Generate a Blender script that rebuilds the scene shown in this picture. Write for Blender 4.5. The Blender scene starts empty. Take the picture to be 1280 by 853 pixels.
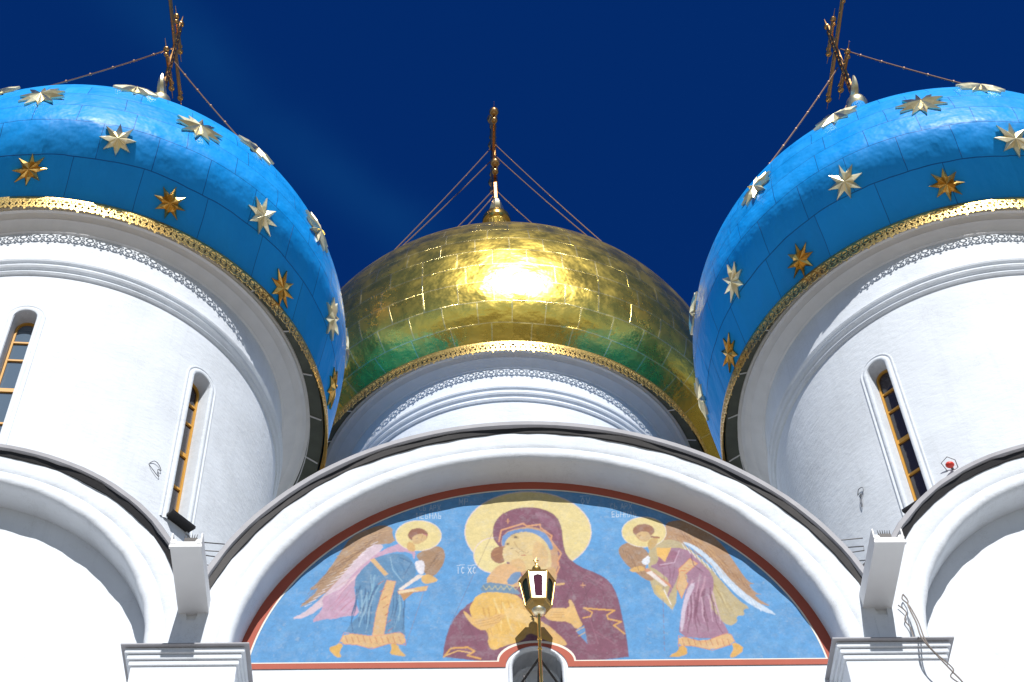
import bpy, bmesh, math, random
import numpy as np
from mathutils import Vector, Matrix
random.seed(7)
rng = np.random.default_rng(7)
R = math.radians
SC = bpy.context.scene
COL = SC.collection
PI = math.pi

# ------------------------------------------------------------------ helpers
def tag(o, label=None, cat=None, group=None, kind=None):
    if label: o['label'] = label
    if cat: o['category'] = cat
    if group: o['group'] = group
    if kind: o['kind'] = kind
    return o

def empty(name, loc=(0, 0, 0)):
    o = bpy.data.objects.new(name, None)
    o.location = loc
    o.empty_display_size = .3
    COL.objects.link(o)
    return o

class MB:
    """collects vertices and faces of ONE mesh object"""
    def __init__(s):
        s.v = []; s.f = []; s.uv = None
    def add(s, vs, fs):
        n = len(s.v)
        s.v += [tuple(p) for p in vs]
        s.f += [tuple(i + n for i in f) for f in fs]
    def box(s, x0, x1, y0, y1, z0, z1):
        s.add([(x0, y0, z0), (x1, y0, z0), (x1, y1, z0), (x0, y1, z0), (x0, y0, z1), (x1, y0, z1), (x1, y1, z1), (x0, y1, z1)],
              [(3, 2, 1, 0), (4, 5, 6, 7), (0, 1, 5, 4), (1, 2, 6, 5), (2, 3, 7, 6), (3, 0, 4, 7)])
    def tube(s, pts, r, n=8, cap=True):
        pts = [Vector(p) for p in pts]
        rr = r if isinstance(r, (list, tuple)) else [r] * len(pts)
        vs = []
        up = None
        for i, p in enumerate(pts):
            d = (pts[min(i + 1, len(pts) - 1)] - pts[max(i - 1, 0)]).normalized()
            if up is None:
                up = Vector((0, 0, 1)) if abs(d.z) < .9 else Vector((0, 1, 0))
            a = d.cross(up).normalized(); b = a.cross(d).normalized(); up = b
            for k in range(n):
                t = 2 * PI * k / n
                vs.append(p + (a * math.cos(t) + b * math.sin(t)) * rr[i])
        fs = []
        for i in range(len(pts) - 1):
            for k in range(n):
                k2 = (k + 1) % n
                fs.append((i * n + k, (i + 1) * n + k, (i + 1) * n + k2, i * n + k2))
        if cap:
            fs.append(tuple(range(n))); fs.append(tuple((len(pts) - 1) * n + k for k in reversed(range(n))))
        s.add(vs, fs)
    def lathe(s, prof, c, n=32):
        # prof: (z, r) bottom to top round the axis c
        vs = []; fs = []
        for z, r in prof:
            for k in range(n):
                t = 2 * PI * k / n
                vs.append((c[0] + r * math.cos(t), c[1] + r * math.sin(t), z))
        for i in range(len(prof) - 1):
            for k in range(n):
                k2 = (k + 1) % n
                fs.append((i * n + k, i * n + k2, (i + 1) * n + k2, (i + 1) * n + k))
        fs.append(tuple(reversed(range(n)))); fs.append(tuple((len(prof) - 1) * n + k for k in range(n)))
        s.add(vs, fs)
    def ball(s, c, r, n=10, sq=(1, 1, 1)):
        prof = []
        vs = []; fs = []
        m = max(5, n // 2 + 1)
        for i in range(m + 1):
            a = -PI / 2 + PI * i / m
            for k in range(n):
                t = 2 * PI * k / n
                vs.append((c[0] + sq[0] * r * math.cos(a) * math.cos(t), c[1] + sq[1] * r * math.cos(a) * math.sin(t), c[2] + sq[2] * r * math.sin(a)))
        for i in range(m):
            for k in range(n):
                k2 = (k + 1) % n
                fs.append((i * n + k, i * n + k2, (i + 1) * n + k2, (i + 1) * n + k))
        s.add(vs, fs)
    def build(s, name, mat, parent=None, smooth=True, angle=40, bevel=0, uv=None):
        me = bpy.data.meshes.new(name)
        me.from_pydata(s.v, [], s.f)
        bm = bmesh.new(); bm.from_mesh(me)
        bmesh.ops.remove_doubles(bm, verts=bm.verts, dist=1e-5)
        bmesh.ops.recalc_face_normals(bm, faces=bm.faces)
        bm.to_mesh(me); bm.free()
        return finish(me, name, mat, parent, smooth, angle, bevel)

def finish(me, name, mat, parent, smooth=True, angle=40, bevel=0):
    if mat: me.materials.append(mat)
    if smooth:
        me.polygons.foreach_set('use_smooth', [True] * len(me.polygons))
        try: me.set_sharp_from_angle(angle=R(angle))
        except Exception: pass
    o = bpy.data.objects.new(name, me)
    COL.objects.link(o)
    if parent:
        o.parent = parent
        o.matrix_parent_inverse = Matrix.Identity(4)
        # parts are modelled in world coordinates: shift them into the frame of their thing
        off = Vector(parent.location)
        q = parent.parent
        while q: off += Vector(q.location); q = q.parent
        if off.length > 0:
            me.transform(Matrix.Translation(-off))
    if bevel:
        m = o.modifiers.new('bevel', 'BEVEL'); m.width = bevel; m.segments = 2; m.limit_method = 'ANGLE'; m.angle_limit = R(35)
    return o

# ------------------------------------------------------------------ materials
def mat(name):
    m = bpy.data.materials.new(name); m.use_nodes = True
    nt = m.node_tree
    return m, nt, nt.nodes['Principled BSDF']
def N(nt, t, **kw):
    n = nt.nodes.new(t)
    for k, v in kw.items(): setattr(n, k, v)
    return n
def L(nt, a, b): nt.links.new(a, b)

def plaster(name, base=(.725, .77, .825), dirt=.05, bump=.25):
    m, nt, b = mat(name)
    g = N(nt, 'ShaderNodeNewGeometry')
    n1 = N(nt, 'ShaderNodeTexNoise'); n1.inputs['Scale'].default_value = .9; n1.inputs['Detail'].default_value = 6; n1.inputs['Roughness'].default_value = .6
    L(nt, g.outputs['Position'], n1.inputs['Vector'])
    r = N(nt, 'ShaderNodeMapRange'); r.inputs['From Min'].default_value = .35; r.inputs['From Max'].default_value = .72
    r.inputs['To Min'].default_value = 0; r.inputs['To Max'].default_value = 1
    L(nt, n1.outputs['Fac'], r.inputs['Value'])
    mx = N(nt, 'ShaderNodeMix', data_type='RGBA')
    mx.inputs['A'].default_value = (*base, 1)
    mx.inputs['B'].default_value = tuple(c * (1 - dirt * 1.6) for c in base) + (1,)
    L(nt, r.outputs['Result'], mx.inputs['Factor'])
    # small flaking / lime specks
    n3 = N(nt, 'ShaderNodeTexNoise'); n3.inputs['Scale'].default_value = 9; n3.inputs['Detail'].default_value = 8; n3.inputs['Roughness'].default_value = .7
    L(nt, g.outputs['Position'], n3.inputs['Vector'])
    r3 = N(nt, 'ShaderNodeMapRange'); r3.inputs['From Min'].default_value = .62; r3.inputs['From Max'].default_value = .72; r3.inputs['To Max'].default_value = .35
    L(nt, n3.outputs['Fac'], r3.inputs['Value'])
    mx2 = N(nt, 'ShaderNodeMix', data_type='RGBA'); L(nt, mx.outputs['Result'], mx2.inputs['A'])
    mx2.inputs['B'].default_value = tuple(c * .78 for c in base) + (1,)
    L(nt, r3.outputs['Result'], mx2.inputs['Factor'])
    # rain streaks and faint hairline cracks
    ms = N(nt, 'ShaderNodeMapping'); ms.inputs['Scale'].default_value = (3.2, 3.2, .16); L(nt, g.outputs['Position'], ms.inputs['Vector'])
    ns_ = N(nt, 'ShaderNodeTexNoise'); ns_.inputs['Scale'].default_value = 1.6; ns_.inputs['Detail'].default_value = 5; ns_.inputs['Roughness'].default_value = .7; L(nt, ms.outputs['Vector'], ns_.inputs['Vector'])
    rs_ = N(nt, 'ShaderNodeMapRange'); rs_.inputs['From Min'].default_value = .52; rs_.inputs['From Max'].default_value = .80; rs_.inputs['To Max'].default_value = .55; L(nt, ns_.outputs['Fac'], rs_.inputs['Value'])
    m3 = N(nt, 'ShaderNodeMix', data_type='RGBA'); L(nt, rs_.outputs['Result'], m3.inputs['Factor']); L(nt, mx2.outputs['Result'], m3.inputs['A']); m3.inputs['B'].default_value = (base[0] * .80, base[1] * .80, base[2] * .79, 1)
    vo = N(nt, 'ShaderNodeTexVoronoi'); vo.feature = 'DISTANCE_TO_EDGE'; vo.inputs['Scale'].default_value = .55
    wv = N(nt, 'ShaderNodeVectorMath', operation='MULTIPLY_ADD'); wv.inputs[1].default_value = (1.1, 1.1, 1.1); L(nt, n3.outputs['Color'], wv.inputs[0]); L(nt, g.outputs['Position'], wv.inputs[2]); L(nt, wv.outputs['Vector'], vo.inputs['Vector'])
    lt = N(nt, 'ShaderNodeMath', operation='LESS_THAN'); L(nt, vo.outputs['Distance'], lt.inputs[0]); lt.inputs[1].default_value = .006
    ck = N(nt, 'ShaderNodeMath', operation='MULTIPLY'); L(nt, lt.outputs['Value'], ck.inputs[0]); L(nt, r.outputs['Result'], ck.inputs[1])
    c2_ = N(nt, 'ShaderNodeMath', operation='MULTIPLY'); L(nt, ck.outputs['Value'], c2_.inputs[0]); c2_.inputs[1].default_value = .45
    m4 = N(nt, 'ShaderNodeMix', data_type='RGBA'); L(nt, c2_.outputs['Value'], m4.inputs['Factor']); L(nt, m3.outputs['Result'], m4.inputs['A']); m4.inputs['B'].default_value = (.34, .34, .35, 1)
    L(nt, m4.outputs['Result'], b.inputs['Base Color'])
    b.inputs['Roughness'].default_value = .85
    b.inputs['Specular IOR Level'].default_value = .2
    # trowel bump
    mp = N(nt, 'ShaderNodeMapping'); mp.inputs['Scale'].default_value = (1, 1, 1.9); L(nt, g.outputs['Position'], mp.inputs['Vector'])
    n2 = N(nt, 'ShaderNodeTexNoise'); n2.inputs['Scale'].default_value = 5; n2.inputs['Detail'].default_value = 7; n2.inputs['Roughness'].default_value = .62
    L(nt, mp.outputs['Vector'], n2.inputs['Vector'])
    bp = N(nt, 'ShaderNodeBump'); bp.inputs['Strength'].default_value = bump; bp.inputs['Distance'].default_value = .045
    L(nt, n2.outputs['Fac'], bp.inputs['Height']); L(nt, bp.outputs['Normal'], b.inputs['Normal'])
    return m

def simple(name, col, rough=.5, metal=0, noise=.15, scale=8, bump=0.0, spec=.5):
    m, nt, b = mat(name)
    g = N(nt, 'ShaderNodeNewGeometry')
    n1 = N(nt, 'ShaderNodeTexNoise'); n1.inputs['Scale'].default_value = scale; n1.inputs['Detail'].default_value = 5
    L(nt, g.outputs['Position'], n1.inputs['Vector'])
    mx = N(nt, 'ShaderNodeMix', data_type='RGBA')
    mx.inputs['A'].default_value = tuple(min(1, c * (1 + noise)) for c in col) + (1,)
    mx.inputs['B'].default_value = tuple(c * (1 - noise) for c in col) + (1,)
    L(nt, n1.outputs['Fac'], mx.inputs['Factor']); L(nt, mx.outputs['Result'], b.inputs['Base Color'])
    b.inputs['Roughness'].default_value = rough; b.inputs['Metallic'].default_value = metal
    b.inputs['Specular IOR Level'].default_value = spec
    if bump:
        bp = N(nt, 'ShaderNodeBump'); bp.inputs['Strength'].default_value = bump; bp.inputs['Distance'].default_value = .02
        L(nt, n1.outputs['Fac'], bp.inputs['Height']); L(nt, bp.outputs['Normal'], b.inputs['Normal'])
    return m

def shell_paint(name, base, seam, rough, metal, pw, ph, mort, patch=.12, tilt=.3, dent=.15, fleck=None):
    """sheet-metal dome covering: staggered sheets with seams, every sheet a little dented"""
    m, nt, b = mat(name)
    uv = N(nt, 'ShaderNodeUVMap'); uv.uv_map = 'UVMap'
    wob = N(nt, 'ShaderNodeTexNoise'); wob.inputs['Scale'].default_value = .8; L(nt, uv.outputs['UV'], wob.inputs['Vector'])
    wm = N(nt, 'ShaderNodeVectorMath', operation='MULTIPLY_ADD'); wm.inputs[1].default_value = (.10, .10, 0); L(nt, wob.outputs['Color'], wm.inputs[0]); L(nt, uv.outputs['UV'], wm.inputs[2])
    br = N(nt, 'ShaderNodeTexBrick'); br.offset = .5; br.offset_frequency = 2; br.squash = 1.25; br.squash_frequency = 3
    br.inputs['Scale'].default_value = 1; br.inputs['Brick Width'].default_value = pw; br.inputs['Row Height'].default_value = ph
    br.inputs['Mortar Size'].default_value = mort; br.inputs['Mortar Smooth'].default_value = .2
    br.inputs['Color1'].default_value = (0, 0, 0, 1); br.inputs['Color2'].default_value = (1, 1, 1, 1); br.inputs['Mortar'].default_value = (.5, .5, .5, 1)
    L(nt, wm.outputs['Vector'], br.inputs['Vector'])
    c0 = N(nt, 'ShaderNodeMix', data_type='RGBA'); L(nt, br.outputs['Color'], c0.inputs['Factor'])
    c0.inputs['A'].default_value = tuple(c * (1 - patch) for c in base) + (1,); c0.inputs['B'].default_value = tuple(min(1, c * (1 + patch)) for c in base) + (1,)
    n1 = N(nt, 'ShaderNodeTexNoise'); n1.inputs['Scale'].default_value = 1.3; n1.inputs['Detail'].default_value = 6; n1.inputs['Roughness'].default_value = .65
    L(nt, uv.outputs['UV'], n1.inputs['Vector'])
    rr = N(nt, 'ShaderNodeMapRange'); rr.inputs['From Min'].default_value = .4; rr.inputs['From Max'].default_value = .75; rr.inputs['To Max'].default_value = .45
    L(nt, n1.outputs['Fac'], rr.inputs['Value'])
    c1 = N(nt, 'ShaderNodeMix', data_type='RGBA'); L(nt, rr.outputs['Result'], c1.inputs['Factor']); L(nt, c0.outputs['Result'], c1.inputs['A'])
    c1.inputs['B'].default_value = (*(fleck or tuple(c * .7 for c in base)), 1)
    c2 = N(nt, 'ShaderNodeMix', data_type='RGBA'); L(nt, br.outputs['Fac'], c2.inputs['Factor']); L(nt, c1.outputs['Result'], c2.inputs['A'])
    c2.inputs['B'].default_value = (*seam, 1)
    L(nt, c2.outputs['Result'], b.inputs['Base Color'])
    b.inputs['Metallic'].default_value = metal; b.inputs['Specular IOR Level'].default_value = .20
    r2 = N(nt, 'ShaderNodeMapRange'); r2.inputs['From Min'].default_value = .3; r2.inputs['From Max'].default_value = .7; r2.inputs['To Min'].default_value = rough * .75; r2.inputs['To Max'].default_value = rough * 1.35
    L(nt, n1.outputs['Fac'], r2.inputs['Value']); L(nt, r2.outputs['Result'], b.inputs['Roughness'])
    # dents: low noise plus a tilt that differs from sheet to sheet plus the seam ridge
    n2 = N(nt, 'ShaderNodeTexNoise'); n2.inputs['Scale'].default_value = 1.6; n2.inputs['Detail'].default_value = 3; L(nt, wm.outputs['Vector'], n2.inputs['Vector'])
    ad = N(nt, 'ShaderNodeVectorMath', operation='MULTIPLY_ADD'); L(nt, br.outputs['Color'], ad.inputs[0]); ad.inputs[1].default_value = (3.1, 1.7, 2.3); L(nt, uv.outputs['UV'], ad.inputs[2])
    n3 = N(nt, 'ShaderNodeTexNoise'); n3.inputs['Scale'].default_value = .7; n3.inputs['Detail'].default_value = 1; L(nt, ad.outputs['Vector'], n3.inputs['Vector'])
    b1 = N(nt, 'ShaderNodeBump'); b1.inputs['Strength'].default_value = dent; b1.inputs['Distance'].default_value = .12; L(nt, n2.outputs['Fac'], b1.inputs['Height'])
    b2 = N(nt, 'ShaderNodeBump'); b2.inputs['Strength'].default_value = tilt; b2.inputs['Distance'].default_value = .12; L(nt, n3.outputs['Fac'], b2.inputs['Height']); L(nt, b1.outputs['Normal'], b2.inputs['Normal'])
    b3 = N(nt, 'ShaderNodeBump'); b3.inputs['Strength'].default_value = .12 if metal else .35; b3.inputs['Distance'].default_value = .02; L(nt, br.outputs['Fac'], b3.inputs['Height']); L(nt, b2.outputs['Normal'], b3.inputs['Normal'])
    L(nt, b3.outputs['Normal'], b.inputs['Normal'])
    return m

M = {}
M['plaster'] = plaster('lime_plaster')
M['plaster_drum'] = plaster('lime_plaster_drum', (.725, .77, .825), .07, .30)
M['gold'] = simple('polished_gold', (.80, .50, .13), .22, 1, .12, 14, .15)
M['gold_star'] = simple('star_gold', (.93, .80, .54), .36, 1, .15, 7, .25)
M['star_gold_shaded'] = simple('star_gold_shaded', (.72, .46, .14), .24, 1, .25, 7, .25)  # darker copy of the star gold, shading put into its colour
M['gold_lace'] = simple('lace_gold', (.85, .58, .20), .3, 1, .15, 25, .3)
M['cross_gold'] = simple('aged_gold', (.66, .36, .14), .28, 1, .3, 12, .2)
M['gold_dome'] = shell_paint('gilded_sheets', (.92, .66, .13), (1.0, .80, .34), .26, 1, .98, .78, .020, .13, .30, .36, (.74, .52, .10))
M['blue'] = shell_paint('blue_enamel_sheets', (.005, .295, .80), (.002, .10, .36), .46, 0, 1.15, .66, .008, .10, .34, .70, (.012, .35, .87))
M['grey_metal'] = simple('zinc_sheet', (.36, .36, .385), .65, .0, .2, 4, .3, .3)
M['roof_iron'] = simple('painted_roof_iron', (.07, .09, .07), .6, 0, .25, 3, .2)
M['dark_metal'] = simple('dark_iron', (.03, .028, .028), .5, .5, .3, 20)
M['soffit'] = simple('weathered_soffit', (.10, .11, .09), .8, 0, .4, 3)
M['cornice'] = simple('cornice_lime', (.71, .715, .73), .85, 0, .10, 3, .2)
M['ochre'] = simple('ochre_wood', (.60, .30, .04), .5, 0, .15, 12)
M['border'] = simple('red_ochre_border', (.38, .085, .05), .8, 0, .12, 3, .1)
M['cream'] = simple('cream_line', (.72, .68, .60), .8, 0, .08, 6)
M['rope'] = simple('old_cable', (.22, .19, .17), .8, 0, .3, 30)
M['chain'] = simple('bronze_chain', (.30, .19, .13), .45, .7, .3, 30)
M['red'] = simple('red_plastic', (.70, .05, .03), .4, 0, .1, 5)
M['wirem'] = simple('thin_wire', (.10, .10, .11), .6, .3, .2, 30)
M['white_sheet'] = simple('white_painted_sheet', (.66, .67, .68), .45, 0, .06, 3, .05)
M['silver'] = simple('bright_lamp_metal', (.90, .86, .80), .25, .6, .1, 8)
def glass_mat(name, col, rough=.08):
    m, nt, b = mat(name)
    b.inputs['Base Color'].default_value = (*col, 1); b.inputs['Roughness'].default_value = rough; b.inputs['Specular IOR Level'].default_value = .8
    g = N(nt, 'ShaderNodeNewGeometry'); n = N(nt, 'ShaderNodeTexNoise'); n.inputs['Scale'].default_value = 2.5; L(nt, g.outputs['Position'], n.inputs['Vector'])
    bp = N(nt, 'ShaderNodeBump'); bp.inputs['Strength'].default_value = .2; bp.inputs['Distance'].default_value = .03; L(nt, n.outputs['Fac'], bp.inputs['Height']); L(nt, bp.outputs['Normal'], b.inputs['Normal'])
    return m
M['glass'] = glass_mat('window_glass', (.03, .022, .03))
M['glass_sky_glint'] = glass_mat('window_glass_sky_glint', (.10, .145, .20))  # bluish sky reflection put into the pane colour
M['lamp_glass'] = simple('lantern_glass', (.07, .008, .028), .6, 0, .2, 10, 0, .08)
M['lantern_gold'] = simple('lantern_gold', (.55, .36, .12), .42, 1, .2, 20, .1)
M['lamp_glass_green'] = simple('lantern_glass_side', (.012, .025, .015), .5, 0, .2, 10, 0, .15)

def stone_mat():
    m, nt, b = mat('paving_and_gardens')
    g = N(nt, 'ShaderNodeNewGeometry')
    br = N(nt, 'ShaderNodeTexBrick'); br.inputs['Scale'].default_value = 1; br.inputs['Brick Width'].default_value = .8; br.inputs['Row Height'].default_value = .4; br.inputs['Mortar Size'].default_value = .01
    br.inputs['Color1'].default_value = (.27, .25, .23, 1); br.inputs['Color2'].default_value = (.36, .33, .30, 1); br.inputs['Mortar'].default_value = (.12, .11, .10, 1)
    L(nt, g.outputs['Position'], br.inputs['Vector'])
    n = N(nt, 'ShaderNodeTexNoise'); n.inputs['Scale'].default_value = .06; n.inputs['Detail'].default_value = 6; L(nt, g.outputs['Position'], n.inputs['Vector'])
    cr_ = N(nt, 'ShaderNodeValToRGB'); e = cr_.color_ramp.elements; e[0].position = .42; e[0].color = (.025, .035, .015, 1); e[1].position = .60; e[1].color = (.16, .13, .08, 1)
    L(nt, n.outputs['Fac'], cr_.inputs['Fac'])
    ln = N(nt, 'ShaderNodeVectorMath', operation='LENGTH'); L(nt, g.outputs['Position'], ln.inputs[0])
    ad = N(nt, 'ShaderNodeMath', operation='MULTIPLY_ADD'); L(nt, n.outputs['Fac'], ad.inputs[0]); ad.inputs[1].default_value = 30; L(nt, ln.outputs['Value'], ad.inputs[2])
    mr = N(nt, 'ShaderNodeMapRange'); mr.inputs['From Min'].default_value = 58; mr.inputs['From Max'].default_value = 62; L(nt, ad.outputs['Value'], mr.inputs['Value'])
    mx = N(nt, 'ShaderNodeMix', data_type='RGBA'); L(nt, mr.outputs['Result'], mx.inputs['Factor']); L(nt, br.outputs['Color'], mx.inputs['A']); L(nt, cr_.outputs['Color'], mx.inputs['B'])
    L(nt, mx.outputs['Result'], b.inputs['Base Color']); b.inputs['Roughness'].default_value = .9
    return m
M['paving'] = stone_mat()

# ------------------------------------------------------------------ ground
g = MB(); g.box(-400, 400, -400, 400, -2.0, -1.6)
tag(g.build('ground', M['paving'], smooth=False), kind='structure')

# ------------------------------------------------------------------ drum towers
CAMX, CAMY = -1.22006, -17.86869

def cyl_cut_window_shape(hw, zb, zt, n=10):
    """arched outline (u, z): up one side, over the arch, down the other"""
    pts = [(-hw, zb)]
    for i in range(n + 1):
        a = PI - PI * i / n
        pts.append((hw * math.cos(a), zt - hw + hw * math.sin(a)))
    pts.append((hw, zb))
    return pts

def loft(mb, rings, n=128, phase=0, closed_uv=None):
    """rings: (z, r, cx, cy) bottom to top"""
    vs = []; fs = []
    for z, r, cx, cy in rings:
        for k in range(n):
            t = 2 * PI * k / n
            vs.append((cx + r * math.sin(t), cy - r * math.cos(t), z))
    for i in range(len(rings) - 1):
        for k in range(n):
            k2 = (k + 1) % n
            fs.append((i * n + k, i * n + k2, (i + 1) * n + k2, (i + 1) * n + k))
    mb.add(vs, fs)

def loft_uv(name, rings, n, mt, parent, smooth_angle=60):
    vs = []; fs = []; uvs = []
    arc = [0]
    for a, b in zip(rings, rings[1:]): arc.append(arc[-1] + math.hypot(b[0] - a[0], b[1] - a[1]))
    rm = max(r[1] for r in rings)
    for z, r, cx, cy in rings:
        for k in range(n + 1):
            t = 2 * PI * k / n
            vs.append((cx + r * math.sin(t), cy - r * math.cos(t), z))
    for i in range(len(rings) - 1):
        for k in range(n):
            q = (i * (n + 1) + k, i * (n + 1) + k + 1, (i + 1) * (n + 1) + k + 1, (i + 1) * (n + 1) + k)
            fs.append(q)
            for j in ((i, k), (i, k + 1), (i + 1, k + 1), (i + 1, k)):
                uvs += [(j[1] / n) * 2 * PI * rm, arc[j[0]]]
    me = bpy.data.meshes.new(name); me.from_pydata(vs, [], fs)
    ul = me.uv_layers.new(name='UVMap'); ul.data.foreach_set('uv', uvs)
    return finish(me, name, mt, parent, True, smooth_angle)

def bezier(p0, p1, p2, p3, n):
    out = []
    for i in range(n + 1):
        t = i / n
        out.append(tuple((1 - t) ** 3 * a + 3 * (1 - t) ** 2 * t * b + 3 * (1 - t) * t * t * c + t ** 3 * d for a, b, c, d in zip(p0, p1, p2, p3)))
    return out

def make_cross(name, parent, base, H, thick, bh=.345):
    """three-barred openwork cross that stands edge on, its arms running front to back"""
    x, y, z = base
    cr = bpy.data.objects.new(name, None); COL.objects.link(cr); cr.parent = parent
    cr.location = Vector(base) - parent.location
    def rel(mb, nm, mt=M['cross_gold']):
        return mb.build(nm, mt, cr)
    m = MB()
    for s in (-1, 1):     # double mast with rungs: an openwork lattice
        m.tube([(x, y + s * thick * .75, z), (x, y + s * thick * .75, z + H * .93)], thick * .42, 6)
    for i in range(15):
        zz = z + H * (.04 + .9 * i / 15)
        m.ball((x, y, zz), thick * .52, 8)
    m.tube([(x, y, z + H * .9), (x, y, z + H * 1.0), (x, y, z + H * 1.08)], [thick * .5, thick * .3, .01], 6)
    m.ball((x, y, z + H * .97), thick * .9, 8)
    rel(m, 'mast')
    def bar(zc, half, dz, nm):
        b = MB()
        a0 = Vector((x, y - half, zc - dz)); a1 = Vector((x, y + half, zc + dz))
        off = Vector((0, 0, thick * .7))
        b.tube([a0 + off, a1 + off], thick * .36, 6); b.tube([a0 - off, a1 - off], thick * .36, 6)
        k = max(4, int(half * 5))
        for i in range(k + 1):
            b.ball(a0.lerp(a1, i / k), thick * .5, 6)
        for e, sg in ((a0, -1), (a1, 1)):   # trefoil ends with thin rays
            b.ball(e + Vector((0, sg * thick * .8, 0)), thick * .8, 8)
            b.ball(e + Vector((0, 0, thick * 1.2)), thick * .6, 8); b.ball(e - Vector((0, 0, thick * 1.2)), thick * .6, 8)
            for q in (0,):
                b.tube([e, e + Vector((q * .04, sg * (.34 + .08 * (q == 0)) * H / 4.6, (.28 * abs(q) * (1 if q > 0 else -1)) * H / 4.6))], [.022, .006], 5)
        rel(b, nm)
    bar(z + H * .66, H * bh, 0, 'crossbar')
    bar(z + H * .83, H * bh * .30, 0, 'upper_bar')
    bar(z + H * .36, H * bh * .36, H * .02, 'foot_bar')
    # crescent at the foot
    b = MB(); pts = []; rad = []
    for i in range(13):
        a = PI + PI * i / 12
        pts.append((x, y + math.cos(a) * bh * H * .27, z + bh * H * .34 + math.sin(a) * bh * H * .27)); rad.append(thick * (.25 + .9 * math.sin(PI * i / 12)))
    b.tube(pts, rad, 7)
    rel(b, 'crescent', M['gold_star'])
    return cr

def ease(s, k=1.62, s0=.35):
    if k > 2: return 1 - (1 - s) ** k
    c = 2 / (1 + s0)
    return c * s if s < s0 else c * s0 + c * (s - s0) - c * (s - s0) ** 2 / (2 * (1 - s0))

def dome_profile(z0, r0, z1, r1, k, h, pw, zk, rk, n1=24, n2=26, n3=18, n4=12):
    pr = []
    for i in range(n1):
        s = i / n1
        pr.append((z0 + (z1 - z0) * s, r0 + (r1 - r0) * ease(s, k)))
    last = None
    for i in range(200):
        b = PI / 2 * i / 200
        z = z1 + h * math.sin(b); r = r1 * math.cos(b) ** pw
        if last and (last[1] - r) > (z - last[0]) * 1.25 and b > .3:
            break
        if i % 6 == 0: pr.append((z, r))
        last = (z, r)
    z, r = last; pr.append(last)
    d = 1 / math.hypot(1, 1.25)
    Lk = (zk - z)
    bz = bezier((z, r), (z + d * 2.2 * 1.0, r - d * 2.2 * 1.25), (z + Lk * .55, rk + .5), (zk, rk), n3 + n4)
    return pr + bz[1:]

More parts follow.
